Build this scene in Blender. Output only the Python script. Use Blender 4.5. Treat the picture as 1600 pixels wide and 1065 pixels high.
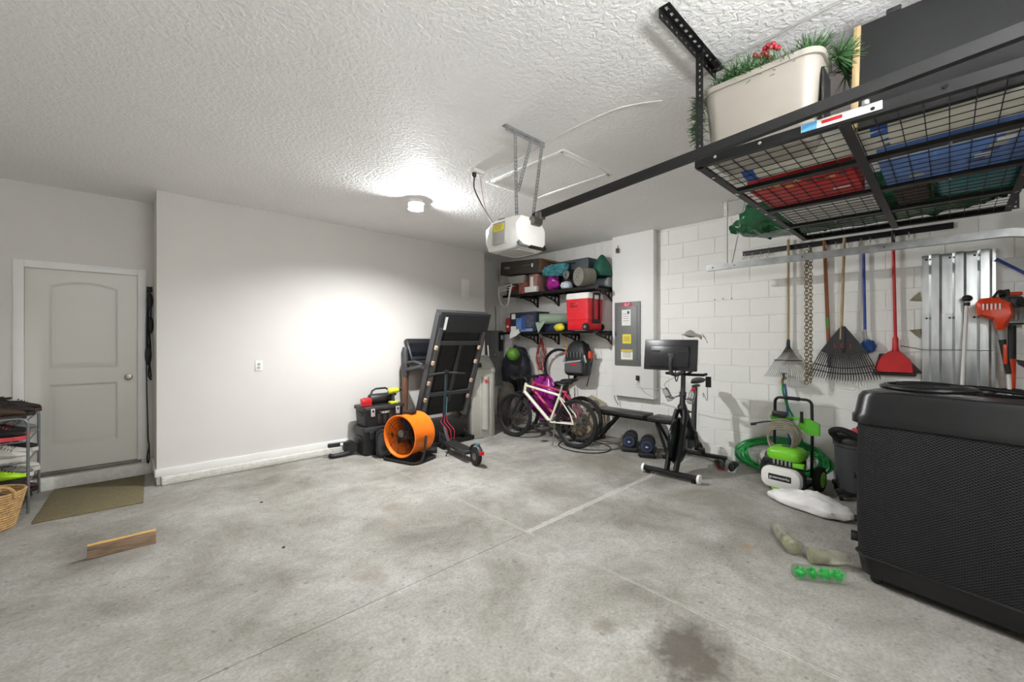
import bpy, bmesh, math, random
from mathutils import Vector as V, Matrix, Euler
random.seed(7)
SC = bpy.context.scene
for o in list(bpy.data.objects): bpy.data.objects.remove(o)
COL = SC.collection
R = math.radians
PI = math.pi

# ---------------- camera, world, exposure ----------------
HEAD = math.degrees(math.atan(685/648.5))
cam_d = bpy.data.cameras.new('camera'); cam = bpy.data.objects.new('camera', cam_d); COL.objects.link(cam)
cam.location = (0, 0, 1.5); cam.rotation_euler = (R(90), 0, R(HEAD-90))
cam_d.sensor_width = 36; cam_d.lens = 36*648.5/1600; cam_d.shift_y = -2.5/1600; cam_d.clip_start = 0.02
SC.camera = cam
SC.view_settings.view_transform = 'Standard'; SC.view_settings.look = 'None'
SC.view_settings.gamma = 1.0; SC.view_settings.use_curve_mapping = False
SC.view_settings.exposure = 0.62
LAMP = V((2.38, 4.05, 2.985)); LAMP_STRENGTH = 4000.0
w = bpy.data.worlds.new('world'); SC.world = w; w.use_nodes = True
w.node_tree.nodes['Background'].inputs[0].default_value = (.05, .05, .05, 1)
w.node_tree.nodes['Background'].inputs[1].default_value = 0.3

# ---------------- materials ----------------
def lin(c):
    return tuple(((v/255)/12.92 if v/255 <= .04045 else ((v/255+.055)/1.055)**2.4) for v in c)
MATS = {}
def M(name, col, rough=.5, metal=0., var=.12, vs=9., bump=0., bs=40., spec=.5, world=False, alpha=1., trans=0., emit=0., stretch=None):
    if name in MATS: return MATS[name]
    m = bpy.data.materials.new(name); m.use_nodes = True; nt = m.node_tree; N = nt.nodes; L = nt.links
    b = N['Principled BSDF']; c = lin(col)
    tc = N.new('ShaderNodeTexCoord'); src = tc.outputs['Object']
    if world:
        g = N.new('ShaderNodeNewGeometry'); src = g.outputs['Position']
    if stretch:
        mp = N.new('ShaderNodeMapping'); mp.inputs['Scale'].default_value = stretch; L.new(src, mp.inputs[0]); src = mp.outputs[0]
    n = N.new('ShaderNodeTexNoise'); n.inputs['Scale'].default_value = vs; n.inputs['Detail'].default_value = 4; L.new(src, n.inputs['Vector'])
    r = N.new('ShaderNodeValToRGB'); L.new(n.outputs['Fac'], r.inputs[0])
    r.color_ramp.elements[0].position = .3; r.color_ramp.elements[1].position = .7
    r.color_ramp.elements[0].color = tuple(v*(1-var) for v in c)+(1,); r.color_ramp.elements[1].color = tuple(min(1, v*(1+var)) for v in c)+(1,)
    L.new(r.outputs[0], b.inputs['Base Color'])
    b.inputs['Roughness'].default_value = rough; b.inputs['Metallic'].default_value = metal
    b.inputs['Specular IOR Level'].default_value = spec; b.inputs['Alpha'].default_value = alpha
    b.inputs['Transmission Weight'].default_value = trans
    if emit:
        b.inputs['Emission Color'].default_value = c+(1,); b.inputs['Emission Strength'].default_value = emit
    if bump:
        n2 = N.new('ShaderNodeTexNoise'); n2.inputs['Scale'].default_value = bs; n2.inputs['Detail'].default_value = 3; L.new(src, n2.inputs['Vector'])
        bp = N.new('ShaderNodeBump'); bp.inputs['Strength'].default_value = bump; bp.inputs['Distance'].default_value = .01
        L.new(n2.outputs['Fac'], bp.inputs['Height']); L.new(bp.outputs[0], b.inputs['Normal'])
    MATS[name] = m
    return m

# ---------------- mesh builder ----------------
class MB:
    def __init__(s): s.bm = bmesh.new()
    def vs(s, pts): return [s.bm.verts.new(p) for p in pts]
    def box(s, c, d, rot=None, bev=0., seg=2):
        g = bmesh.ops.create_cube(s.bm, size=1)['verts']
        mt = Matrix.Diagonal((d[0], d[1], d[2], 1))
        r = Euler(rot).to_matrix().to_4x4() if rot else Matrix()
        if bev:
            bmesh.ops.transform(s.bm, matrix=mt, verts=g)
            es = list({e for v in g for e in v.link_edges})
            res = bmesh.ops.bevel(s.bm, geom=es, offset=min(bev, min(d)*.49), segments=seg, profile=.5, affect='EDGES')
            g = [v for v in set(res['verts']) | {v for v in g if v.is_valid}]
            allv = set(g)
            bmesh.ops.transform(s.bm, matrix=Matrix.Translation(c) @ r, verts=list(allv))
        else:
            bmesh.ops.transform(s.bm, matrix=Matrix.Translation(c) @ r @ mt, verts=g)
        return s
    def ring(s, c, u, v, r, n, r2=None):
        return s.vs([c + u*(r*math.cos(2*PI*i/n)) + v*((r2 or r)*math.sin(2*PI*i/n)) for i in range(n)])
    def skin(s, rings, closed=False, caps=True):
        n = len(rings[0]); m = len(rings)
        for i in range(m if closed else m-1):
            a, b = rings[i], rings[(i+1) % m]
            for j in range(n):
                try: s.bm.faces.new((a[j], a[(j+1) % n], b[(j+1) % n], b[j]))
                except ValueError: pass
        if caps and not closed:
            try: s.bm.faces.new(rings[0][::-1]); s.bm.faces.new(rings[-1])
            except ValueError: pass
        return s
    def cyl(s, a, b, r, r2=None, n=12, caps=True):
        a, b = V(a), V(b); d = (b-a).normalized()
        u = d.orthogonal().normalized(); v = d.cross(u)
        return s.skin([s.ring(a, u, v, r, n), s.ring(b, u, v, r if r2 is None else r2, n)], caps=caps)
    def tube(s, pts, r, n=8, closed=False, flat=None):
        P = [V(p) for p in pts]; m = len(P); rs = r if isinstance(r, (list, tuple)) else [r]*m
        T = []
        for i in range(m):
            a = P[(i-1) % m] if (closed or i > 0) else P[i]; b = P[(i+1) % m] if (closed or i < m-1) else P[i]
            T.append((b-a).normalized() if (b-a).length > 1e-9 else V((0, 0, 1)))
        u = V((0, 0, 1)).cross(T[0])
        u = u.normalized() if u.length > .05 else V((1, 0, 0)).cross(T[0]).normalized()
        rings = []
        for i in range(m):
            u = (u - T[i]*u.dot(T[i])); u = u.normalized() if u.length > 1e-6 else T[i].orthogonal().normalized()
            v = T[i].cross(u)
            rings.append(s.ring(P[i], u, v, rs[i], n, rs[i]*flat if flat else None))
        return s.skin(rings, closed=closed)
    def lathe(s, prof, c=(0, 0, 0), ax=(0, 0, 1), n=24, caps=True, a0=0):
        c, d = V(c), V(ax).normalized(); u = d.orthogonal().normalized(); v = d.cross(u)
        return s.skin([s.ring(c+d*z, u, v, max(r, 1e-4), n) for r, z in prof], caps=caps)
    def sph(s, c, r, n=14, m=9, rot=None):
        r = r if isinstance(r, (list, tuple)) else (r, r, r)
        g = bmesh.ops.create_uvsphere(s.bm, u_segments=n, v_segments=m, radius=1)['verts']
        rm = Euler(rot).to_matrix().to_4x4() if rot else Matrix()
        bmesh.ops.transform(s.bm, matrix=Matrix.Translation(c) @ rm @ Matrix.Diagonal((r[0], r[1], r[2], 1)), verts=g)
        return s
    def ext(s, pts, d):
        """closed 3D polygon extruded by the vector d"""
        d = V(d); a = s.vs([V(p) for p in pts]); b = s.vs([V(p)+d for p in pts]); n = len(a)
        for i in range(n): s.bm.faces.new((a[i], a[(i+1) % n], b[(i+1) % n], b[i]))
        s.bm.faces.new(a[::-1]); s.bm.faces.new(b)
        return s
    def grid(s, f, nu, nv, thick=None):
        g = [[s.bm.verts.new(f(i/nu, j/nv)) for j in range(nv+1)] for i in range(nu+1)]
        for i in range(nu):
            for j in range(nv): s.bm.faces.new((g[i][j], g[i+1][j], g[i+1][j+1], g[i][j+1]))
        return s
    def torus(s, c, ax, R0, r, n=32, m=8, sc=None):
        c, d = V(c), V(ax).normalized(); u = d.orthogonal().normalized(); v = d.cross(u)
        return s.tube([c+u*(R0*math.cos(2*PI*i/n))+v*(R0*math.sin(2*PI*i/n)) for i in range(n)], r, m, closed=True)
    def strip(s, a, b, wv, wd, pitch, hw, hl, th=.003):
        """perforated flat bar from a to b, width vector wv, with a row of real slots"""
        a, b, wv = V(a), V(b), V(wv).normalized(); L = (b-a).length; d = (b-a)/L; nv = d.cross(wv)*th
        k = max(1, int(L/pitch)); p = L/k
        def q(x0, x1, y0, y1):
            pts = [a+d*x0+wv*y0, a+d*x1+wv*y0, a+d*x1+wv*y1, a+d*x0+wv*y1]; s.ext(pts, nv)
        q(0, L, -wd/2, -hw/2); q(0, L, hw/2, wd/2)
        for i in range(k+1):
            x0 = max(0, i*p-(p-hl)/2); x1 = min(L, i*p+(p-hl)/2); q(x0, x1, -hw/2, hw/2)
        return s
    def mesh(s, name, smooth=True, ang=.7):
        bmesh.ops.recalc_face_normals(s.bm, faces=s.bm.faces[:])
        if smooth:
            for f in s.bm.faces: f.smooth = True
            for e in s.bm.edges:
                if len(e.link_faces) == 2 and e.calc_face_angle(0) > ang: e.smooth = False
        me = bpy.data.meshes.new(name); s.bm.to_mesh(me); s.bm.free(); return me
    def ob(s, name, mat, parent=None, label=None, smooth=True, **k):
        me = s.mesh(name, smooth)
        for mm in (mat if isinstance(mat, (list, tuple)) else [mat]): me.materials.append(mm)
        o = bpy.data.objects.new(name, me); COL.objects.link(o)
        if parent: o.parent = parent
        if label: o['label'] = label
        for kk, vv in k.items(): o[kk] = vv
        return o
def tag(o, label, cat, group=None):
    o['label'] = label; o['category'] = cat
    if group: o['group'] = group
    return o
def thing(name, label, cat, loc=(0, 0, 0), rz=0, group=None, rot=None):
    o = bpy.data.objects.new(name, None); COL.objects.link(o); o.location = loc
    o.rotation_euler = rot if rot else (0, 0, R(rz)); o.empty_display_size = .1
    return tag(o, label, cat, group)
def dup(root, loc=None, rz=None, label=None):
    c = root.copy(); COL.objects.link(c)
    if loc: c.location = loc
    if rz is not None: c.rotation_euler = (0, 0, R(rz))
    if label: c['label'] = label
    for ch in list(root.children):
        d = ch.copy(); COL.objects.link(d); d.parent = c
        for g in list(ch.children):
            e = g.copy(); COL.objects.link(e); e.parent = d
    return c
def struct(o): o['kind'] = 'structure'; return o
def text(body, size, mat, parent, loc, rot, name='lettering', ex=.0006, align='CENTER'):
    cu = bpy.data.curves.new('t', 'FONT'); cu.body = body; cu.size = size; cu.extrude = ex; cu.align_x = align; cu.align_y = 'CENTER'
    t = bpy.data.objects.new('t', cu); COL.objects.link(t)
    me = bpy.data.meshes.new_from_object(t); bpy.data.objects.remove(t)
    me.materials.clear(); me.materials.append(mat)
    o = bpy.data.objects.new(name, me); COL.objects.link(o); o.parent = parent; o.location = loc; o.rotation_euler = rot
    return o
def arc(c, u, v, r, a0, a1, n=8, r2=None):
    c, u, v = V(c), V(u), V(v)
    return [c+u*(r*math.cos(R(a0+(a1-a0)*i/n)))+v*((r2 or r)*math.sin(R(a0+(a1-a0)*i/n))) for i in range(n+1)]
def bez(ps, n=8):
    """smooth Catmull-Rom path through the points"""
    P = [V(p) for p in ps]; P = [2*P[0]-P[1]]+P+[2*P[-1]-P[-2]]; out = []
    for i in range(1, len(P)-2):
        for k in range(n):
            t = k/n; a, b, c, d = P[i-1], P[i], P[i+1], P[i+2]
            out.append(.5*((2*b)+(c-a)*t+(2*a-5*b+4*c-d)*t*t+(3*b-a-3*c+d)*t**3))
    return out+[P[-2]]

# ---------------- structure materials ----------------
H = 3.03; XW = 5.51; YL = 5.60; YD = 6.19; X0 = -2.4; YF = -.85; XL0 = .28; XL1 = 4.64
wall_m = M('wall_paint', (214, 211, 206), .6, var=.012, vs=3, bump=.06, bs=160, world=True)
trim_m = M('trim_paint', (234, 233, 230), .4, var=.02, vs=6, world=True)
block_m = M('painted_block', (243, 242, 237), .6, var=.015, vs=5, bump=.25, bs=70, world=True)
door_m = M('door_paint', (216, 215, 207), .4, var=.01, vs=3)
kerb_m = M('kerb_paint', (214, 212, 205), .7, var=.1, vs=22, bump=.5, bs=50, world=True)
def ceiling_mat():
    m = M('ceiling_knockdown', (248, 248, 247), .7, var=.015, vs=3, world=True)
    nt = m.node_tree; N = nt.nodes; L = nt.links; b = N['Principled BSDF']
    g = N.new('ShaderNodeNewGeometry'); n = N.new('ShaderNodeTexNoise'); n.inputs['Scale'].default_value = 34; n.inputs['Detail'].default_value = 4; n.inputs['Distortion'].default_value = .6
    L.new(g.outputs['Position'], n.inputs['Vector'])
    r = N.new('ShaderNodeValToRGB'); r.color_ramp.elements[0].position = .40; r.color_ramp.elements[1].position = .62; L.new(n.outputs['Fac'], r.inputs[0])
    bp = N.new('ShaderNodeBump'); bp.inputs['Strength'].default_value = .6; bp.inputs['Distance'].default_value = .005
    L.new(r.outputs[0], bp.inputs['Height']); L.new(bp.outputs[0], b.inputs['Normal']); return m
ceil_m = ceiling_mat()
def concrete():
    m = bpy.data.materials.new('garage_concrete'); m.use_nodes = True; nt = m.node_tree; N = nt.nodes; L = nt.links; b = N['Principled BSDF']
    g = N.new('ShaderNodeNewGeometry'); pos = g.outputs['Position']
    def noise(sc, det=5, rough=.6, dist=0):
        n = N.new('ShaderNodeTexNoise'); n.inputs['Scale'].default_value = sc; n.inputs['Detail'].default_value = det
        n.inputs['Roughness'].default_value = rough; n.inputs['Distortion'].default_value = dist; L.new(pos, n.inputs['Vector']); return n.outputs['Fac']
    def ramp(f, *st):
        r = N.new('ShaderNodeValToRGB'); L.new(f, r.inputs[0]); e = r.color_ramp.elements
        while len(e) < len(st): e.new(.5)
        for i, (p, c) in enumerate(st): e[i].position = p; e[i].color = c if len(c) == 4 else tuple(c)+(1,)
        return r.outputs[0]
    def mix(f, a, c, blend='MIX'):
        x = N.new('ShaderNodeMix'); x.data_type = 'RGBA'; x.blend_type = blend
        if isinstance(f, float): x.inputs[0].default_value = f
        else: L.new(f, x.inputs[0])
        for s_, v_ in ((6, a), (7, c)):
            if isinstance(v_, tuple): x.inputs[s_].default_value = v_
            else: L.new(v_, x.inputs[s_])
        return x.outputs[2]
    def math_(op, a, c=None):
        x = N.new('ShaderNodeMath'); x.operation = op
        for i, v_ in enumerate((a, c)):
            if v_ is None: continue
            if isinstance(v_, (int, float)): x.inputs[i].default_value = v_
            else: L.new(v_, x.inputs[i])
        return x.outputs[0]
    base = ramp(noise(1.3, 6, .62, .4), (.3, lin((128, 124, 116))), (.5, lin((160, 157, 150))), (.72, lin((186, 184, 179))))
    fine = ramp(noise(55, 4, .7), (.3, (.62, .62, .61)), (.62, (1.05, 1.05, 1.05)))
    col = mix(.8, base, fine, 'MULTIPLY')
    streak = ramp(noise(5, 6, .7, 1.5), (.35, (.80, .79, .77)), (.6, (1, 1, 1)))
    col = mix(.9, col, streak, 'MULTIPLY')
    pit = ramp(noise(21, 2, .5), (.30, (1, 1, 1)), (.335, (0, 0, 0)))
    col = mix(math_('MULTIPLY', pit, .45), col, lin((92, 90, 86))+(1,))
    sx = N.new('ShaderNodeSeparateXYZ'); L.new(pos, sx.inputs[0])
    nz = noise(7, 4, .6); nz2 = noise(16, 4, .7)
    def spot(x, y, r, colr, amt, sq=1.):
        dx = math_('SUBTRACT', sx.outputs[0], x); dy = math_('MULTIPLY', math_('SUBTRACT', sx.outputs[1], y), sq)
        d = math_('SQRT', math_('ADD', math_('MULTIPLY', dx, dx), math_('MULTIPLY', dy, dy)))
        d = math_('ADD', math_('DIVIDE', d, r), math_('MULTIPLY', math_('SUBTRACT', nz, .5), 1.3))
        d = math_('ADD', d, math_('MULTIPLY', math_('SUBTRACT', nz2, .5), .8))
        f = ramp(d, (.35, (amt, amt, amt)), (1.0, (0, 0, 0)))
        return mix(f, col, lin(colr)+(1,))
    for a in ((1.98, .86, .27, (74, 68, 60), .85), (1.86, 1.25, .07, (112, 104, 92), .6), (1.78, 3.45, .16, (128, 116, 98), .5, 1.6), (1.63, 3.1, .12, (140, 128, 112), .45),
              (1.15, 2.55, .16, (128, 119, 105), .5), (3.3, 1.0, .06, (150, 120, 80), .55), (4.3, 2.9, .5, (128, 122, 108), .35), (1.2, 5.3, .6, (128, 121, 108), .5, 4.), (2.3, 4.9, .5, (132, 126, 114), .4, 3.),
              (4.1, 1.4, .4, (130, 124, 112), .4), (.25, 5.0, .3, (128, 122, 112), .4), (.03, 3.9, .2, (120, 118, 114), .4, 2.)):
        col = spot(*a)
    # pale residue along the saw joints (a wear mark)
    def band(axis, at, wd, amt, far=None):
        d = math_('ABSOLUTE', math_('SUBTRACT', sx.outputs[axis], at))
        d = math_('ADD', math_('DIVIDE', d, wd), math_('MULTIPLY', math_('SUBTRACT', nz2, .5), 1.6))
        f = ramp(d, (.3, (amt, amt, amt)), (1.1, (0, 0, 0)))
        if far:
            o = 1-axis; gate = math_('GREATER_THAN', math_('MULTIPLY', sx.outputs[o], far[1]), far[0]*far[1]); f = math_('MULTIPLY', f, gate)
        return mix(f, col, lin((205, 203, 198))+(1,))
    col = band(1, 2.27, .032, .6, (2.3, 1)); col = band(0, 2.31, .014, .5)
    L.new(col, b.inputs['Base Color']); b.inputs['Roughness'].default_value = .72; b.inputs['Specular IOR Level'].default_value = .3
    bp = N.new('ShaderNodeBump'); bp.inputs['Strength'].default_value = .18; bp.inputs['Distance'].default_value = .01
    L.new(noise(38, 4, .6), bp.inputs['Height']); L.new(bp.outputs[0], b.inputs['Normal']); return m
conc_m = concrete()
joint_m = M('joint_dirt', (92, 88, 82), .9, var=.3, vs=30, world=True)

# ---------------- structure ----------------
fl = struct(MB().box(((X0+XW)/2, (YF+YD)/2, -.055), (XW-X0+.3, YD-YF+.3, .1)).ob('floor', joint_m, label='grey stained concrete garage floor'))
JX, JY, g = 2.31, 2.27, .003
for (a, b, c, d) in ((X0-.1, JX-g, YF-.1, JY-g), (JX+g, XW+.1, YF-.1, JY-g), (X0-.1, JX-g, JY+g, YD+.1), (JX+g, XW+.1, JY+g, YD+.1)):
    MB().box(((a+b)/2, (c+d)/2, -.004), (b-a, d-c, .008)).ob('slab', conc_m, fl, smooth=False)
struct(MB().box(((X0+XW)/2, (YF+YD)/2, H+.06), (XW-X0+.4, YD-YF+.4, .12)).ob('ceiling', ceil_m, smooth=False, label='white knockdown textured garage ceiling'))
hatch = struct(MB().ob('trim_1', trim_m)); hatch['label'] = 'attic access hatch frame in the ceiling'
for (cx, cy, dx, dy) in ((2.95, 2.16, .72, .05), (2.95, 3.08, .72, .05), (2.62, 2.62, .05, .92), (3.28, 2.62, .05, .92)):
    MB().box((cx, cy, H-.004), (dx, dy, .014), bev=.004).ob('hatch_trim', ceil_m, hatch)
MB().box((2.95, 2.62, H-.001), (.6, .86, .006)).ob('hatch_panel', ceil_m, hatch)
# house wall with the entry door opening
DX0, DX1, DZ0, DZ1 = -.67, .15, .17, 2.205
wd_ = struct(MB().box(((X0+DX0)/2, YD+.08, H/2), (DX0-X0, .16, H)).box(((DX1+XL0+.1)/2, YD+.08, H/2), (XL0+.1-DX1, .16, H)).box(((DX0+DX1)/2, YD+.08, (DZ1+H)/2), (DX1-DX0, .16, H-DZ1))
             .box(((DX0+DX1)/2, YD+.08, DZ0/2), (DX1-DX0, .16, DZ0)).ob('wall_entry', wall_m, smooth=False, label='off-white wall around the entry door'))
struct(MB().box(((X0+XL0)/2, YD-.02, .065), (XL0-X0, .05, .13), bev=.008).ob('trim_2', kerb_m, label='chipped painted concrete kerb below the entry door'))
struct(MB().box(((XL1+XW)/2, YD+.08, H/2), (XW-XL1+.2, .16, H)).ob('wall_alcove', wall_m, smooth=False, label='wall at the back of the storage alcove'))
struct(MB().box(((XL0+XL1)/2, (YL+YD)/2+.05, H/2), (XL1-XL0, YD-YL+.1, H)).ob('wall_left', wall_m, smooth=False, label='long plain white drywall'))
bb = MB().box(((XL0+XL1)/2-.004, YL-.008, .126), (XL1-XL0+.02, .022, .078), bev=.004).box((XL0-.008, (YL+YD)/2, .126), (.018, YD-YL, .078), bev=.004)
struct(bb.ob('baseboard_left', trim_m, label='white baseboard along the long drywall'))
struct(MB().box(((XL0+XL1)/2+.016, YL-.02, .043), (XL1-XL0-.032, .085, .087), bev=.014).ob('trim_3', kerb_m, label='chipped white concrete kerb under the long drywall'))
struct(MB().box((X0-.08, (YF+YD)/2, H/2), (.16, YD-YF+.3, H)).ob('wall_far_side', wall_m, smooth=False, label='plain side wall out of frame'))
# front wall with the big garage door
GX0, GX1, GZ = -.15, 4.72, 2.15
struct(MB().box(((X0+GX0)/2, YF-.1, H/2), (GX0-X0, .2, H)).box(((GX1+XW)/2, YF-.1, H/2), (XW-GX1, .2, H)).box(((GX0+GX1)/2, YF-.1, (GZ+H)/2), (GX1-GX0, .2, H-GZ)).ob('wall_front', wall_m, smooth=False, label='wall around the large garage door'))
gd = struct(MB().box(((GX0+GX1)/2, YF-.12, GZ/2), (GX1-GX0, .03, GZ)).ob('door_2', door_m, smooth=False, label='closed sectional garage door'))
for k in range(4):
    MB().box(((GX0+GX1)/2, YF-.09, GZ/4*(k+.5)), (GX1-GX0-.01, .04, GZ/4-.008), bev=.004).ob('section', door_m, gd)
# block wall: one object per block
bw = struct(MB().box((XW+.1, (YF+YD)/2, H/2), (.194, YD-YF+.3, H)).ob('wall_right', block_m, smooth=False, label='white painted concrete block wall'))
BL, BH, GP, Z0 = .4064, .2032, .0035, -.045
def block_mesh(l, h):
    mb = MB(); c = .004; d = .0045
    f = [(-d, -l/2+c, c), (-d, l/2-c, c), (-d, l/2-c, h-c), (-d, -l/2+c, h-c)]; b = [(.0, -l/2, 0), (0, l/2, 0), (0, l/2, h), (0, -l/2, h)]; e = [(.01, y, z) for _, y, z in b]
    A, B, E_ = mb.vs(f), mb.vs(b), mb.vs(e); mb.bm.faces.new(A)
    for p, q in ((A, B), (B, E_)):
        for i in range(4): mb.bm.faces.new((p[i], q[i], q[(i+1) % 4], p[(i+1) % 4]))
    me = mb.mesh('block', False); me.materials.append(block_m); return me
cache = {}
for k in range(16):
    z = Z0+k*BH; z1 = min(z+BH, H); zb = max(z, 0)
    if z1-zb < .02: continue
    off = 1.86+(0 if k % 2 == 0 else BL/2); n0 = math.floor((YF-off)/BL)
    for n in range(n0, n0+19):
        ya, yb = max(off+n*BL, YF), min(off+(n+1)*BL, YD)
        if yb-ya < .03: continue
        l, h = round(yb-ya-GP, 4), round(z1-zb-GP, 4)
        if (l, h) not in cache: cache[(l, h)] = block_mesh(l, h)
        o = bpy.data.objects.new('block', cache[(l, h)]); COL.objects.link(o); o.parent = bw; o.location = (XW+random.uniform(-.0006, .0006), (ya+yb)/2, zb+GP/2)
# boxed-out chase carrying the electrical panel
BX, BY0, BY1, BZ = 5.39, 2.836, 3.50, .665
struct(MB().box(((BX+XW)/2, (BY0+BY1)/2, (BZ+H)/2), (XW-BX-.002, BY1-BY0, H-BZ), bev=.003).ob('trim_4', M('chase_paint', (240, 239, 236), .55, var=.012, vs=3, bump=.06, bs=160, world=True), label='white boxed-out wall chase around the electrical panel'))
# entry door
d1 = struct(MB().box(((DX0+DX1)/2, YD+.062, (DZ0+DZ1)/2), (DX1-DX0, .02, DZ1-DZ0)).ob('door_1', door_m, smooth=False, label='white two-panel interior door with arched upper panel'))
yf = YD+.034; th = .02
pu = (-.51, -.01, 1.205, 2.04); pl = (-.51, -.01, .42, 1.04)
def fr(mb, a, b, c, d): mb.ext([(a, yf, c), (b, yf, c), (b, yf, d), (a, yf, d)], (0, th, 0))
mb = MB(); fr(mb, DX0, pu[0], DZ0, DZ1); fr(mb, pu[1], DX1, DZ0, DZ1); fr(mb, pu[0], pu[1], DZ0, pl[2]); fr(mb, pu[0], pu[1], pl[3], pu[2])
def archpts(a, b, zs, rise, n=12): return [(a+(b-a)*i/n, zs+rise*math.sin(PI*i/n)**.8) for i in range(n+1)]
ap = archpts(pu[0], pu[1], pu[3], .055)
mb.ext([(pu[0], yf, DZ1), (pu[1], yf, DZ1)]+[(x, yf, z) for x, z in ap[::-1]], (0, th, 0))
mb.ob('door_frame', door_m, d1, smooth=False)
i = .045
MB().ext([(pl[0]+i, yf+.003, pl[2]+i), (pl[1]-i, yf+.003, pl[2]+i), (pl[1]-i, yf+.003, pl[3]-i), (pl[0]+i, yf+.003, pl[3]-i)], (0, th, 0)).ob('door_panel', door_m, d1, smooth=False)
ap2 = archpts(pu[0]+i, pu[1]-i, pu[3]-i, .05)
MB().ext([(pu[0]+i, yf+.003, pu[2]+i), (pu[1]-i, yf+.003, pu[2]+i)]+[(x, yf+.003, z) for x, z in ap2[::-1]], (0, th, 0)).ob('door_panel', door_m, d1, smooth=False)
def bevel_ring(outer, inner):
    mb = MB(); n = len(outer); A = mb.vs([(x, yf+.003, z) for x, z in outer]); B = mb.vs([(x, yf+.016, z) for x, z in inner])
    for k in range(n): mb.bm.faces.new((A[k], A[(k+1) % n], B[(k+1) % n], B[k]))
    return mb
def poly(p, ap_, k): return [(p[0]+k, p[2]+k), (p[1]-k, p[2]+k)]+(ap_ if ap_ else [(p[1]-k, p[3]-k), (p[0]+k, p[3]-k)])
for p, isu in ((pu, 1), (pl, 0)):
    bevel_ring(poly(p, archpts(p[0], p[1], p[3], .055)[::-1] if isu else None, 0), poly(p, archpts(p[0]+.02, p[1]-.02, p[3]-.02, .052)[::-1] if isu else None, .02)).ob('panel_moulding', door_m, d1, smooth=False)
brass = M('satin_nickel', (150, 142, 128), .3, 1.)
kn = MB().lathe([(.033, 0), (.033, .008), (.014, .012), (.012, .03), (.026, .04), (.030, .055), (.024, .066), (.0, .068)], (.075, yf, 1.09), (0, -1, 0), 20).ob('door_knob', brass, d1)
cz = MB().box((DX0-.035, YD-.008, (DZ0+DZ1+.07)/2), (.07, .018, DZ1-DZ0+.07), bev=.003).box((DX1+.035, YD-.008, (DZ0+DZ1+.07)/2), (.07, .018, DZ1-DZ0+.07), bev=.003).box(((DX0+DX1)/2, YD-.008, DZ1+.035), (DX1-DX0, .018, .07), bev=.003)
cz.box((DX0-.006, YD+.03, (DZ0+DZ1)/2), (.012, .06, DZ1-DZ0)).box((DX1+.006, YD+.03, (DZ0+DZ1)/2), (.012, .06, DZ1-DZ0)).box(((DX0+DX1)/2, YD+.03, DZ1+.006), (DX1-DX0, .06, .012))
cz.ob('door_casing', trim_m, d1)
MB().box(((DX0+DX1)/2, YD+.02, DZ0-.012), (DX1-DX0+.06, .1, .03), bev=.004).ob('threshold', M('threshold_metal', (120, 116, 108), .5, .5), d1)

# ---------------- ceiling bulb: the room's light ----------------
lp = thing('ceiling_lamp', 'small lit bulb on a white ceiling base', 'lamp', LAMP)
hz = H-LAMP.z
white_pl = M('white_plastic', (232, 231, 226), .35, var=.02)
MB().lathe([(.085, 0), (.088, -.004), (.086, -.038), (.07, -.041), (.0, -.041)], (0, 0, hz), (0, 0, 1), 20).ob('lamp_holder', white_pl, lp)
em = bpy.data.materials.new('bulb_glow'); em.use_nodes = True; bn = em.node_tree.nodes['Principled BSDF']
bn.inputs['Base Color'].default_value = (1, 1, 1, 1); bn.inputs['Emission Color'].default_value = (.975, .988, 1.0, 1); bn.inputs['Emission Strength'].default_value = LAMP_STRENGTH
bulb = MB().sph((0, 0, 0), (.045, .045, .022), 24, 12).ob('bulb', em, lp)
sh = MB()  # half-ring added on the bulb's wall side to cut light on wall and ceiling
n_ = 14
sh.skin([sh.vs([(.088*math.cos(t)*q, .088*math.sin(t)*q, z) for (q, z) in ((1, .01), (1, -.050), (1.04, -.050), (1.04, .01))]) for t in [R(4+172*k/n_) for k in range(n_+1)]])
sh.ob('added_light_shield', white_pl, lp)
FILL_STRENGTH = 80.0  # tube light added out of view to lift the room's overall brightness
tl = thing('added_fill_light', 'added out-of-view fill tube light above the garage door', 'light', (1.0, YF, 2.42))
MB().box((0, -.0+.02, 0), (2.04, .04, .16), bev=.008).ob('fill_fixture', white_pl, tl)
em2 = bpy.data.materials.new('fill_tube_glow'); em2.use_nodes = True; bn = em2.node_tree.nodes['Principled BSDF']
bn.inputs['Emission Color'].default_value = (.975, .988, 1.0, 1); bn.inputs['Emission Strength'].default_value = FILL_STRENGTH
for s_ in (-1, 1): MB().cyl((-1., .075, s_*.04), (1., .075, s_*.04), .02, n=10).ob('tube', em2, tl)
# ---------------- common object materials ----------------
blk = M('black_metal', (15, 15, 16), .5, .1, var=.25)
bpl = M('black_plastic', (26, 26, 27), .5, var=.3)
gpl = M('charcoal_plastic', (52, 53, 54), .5, var=.2)
rub = M('rubber', (20, 20, 20), .8, var=.2)
galv = M('galvanised_steel', (178, 180, 180), .38, .85, var=.18, vs=14)
chrome = M('chrome', (205, 205, 205), .18, 1., var=.03)
steel = M('dull_steel', (128, 126, 120), .4, .9)
wht = M('white_enamel', (236, 235, 230), .35, var=.03)
lgr = M('light_grey_plastic', (168, 168, 164), .45, var=.06)
mgr = M('mid_grey', (120, 121, 120), .5, var=.08)
red = M('red_plastic', (196, 24, 30), .35, var=.08)
grn = M('lime_green_plastic', (118, 200, 40), .35, var=.06)
hgr = M('garden_hose_green', (18, 146, 62), .35, var=.15)
blu = M('blue_plastic', (38, 66, 150), .4, var=.1)
org = M('orange_plastic', (248, 122, 26), .4, var=.05)
yel = M('yellow_label', (236, 220, 60), .5, var=.06)
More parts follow.
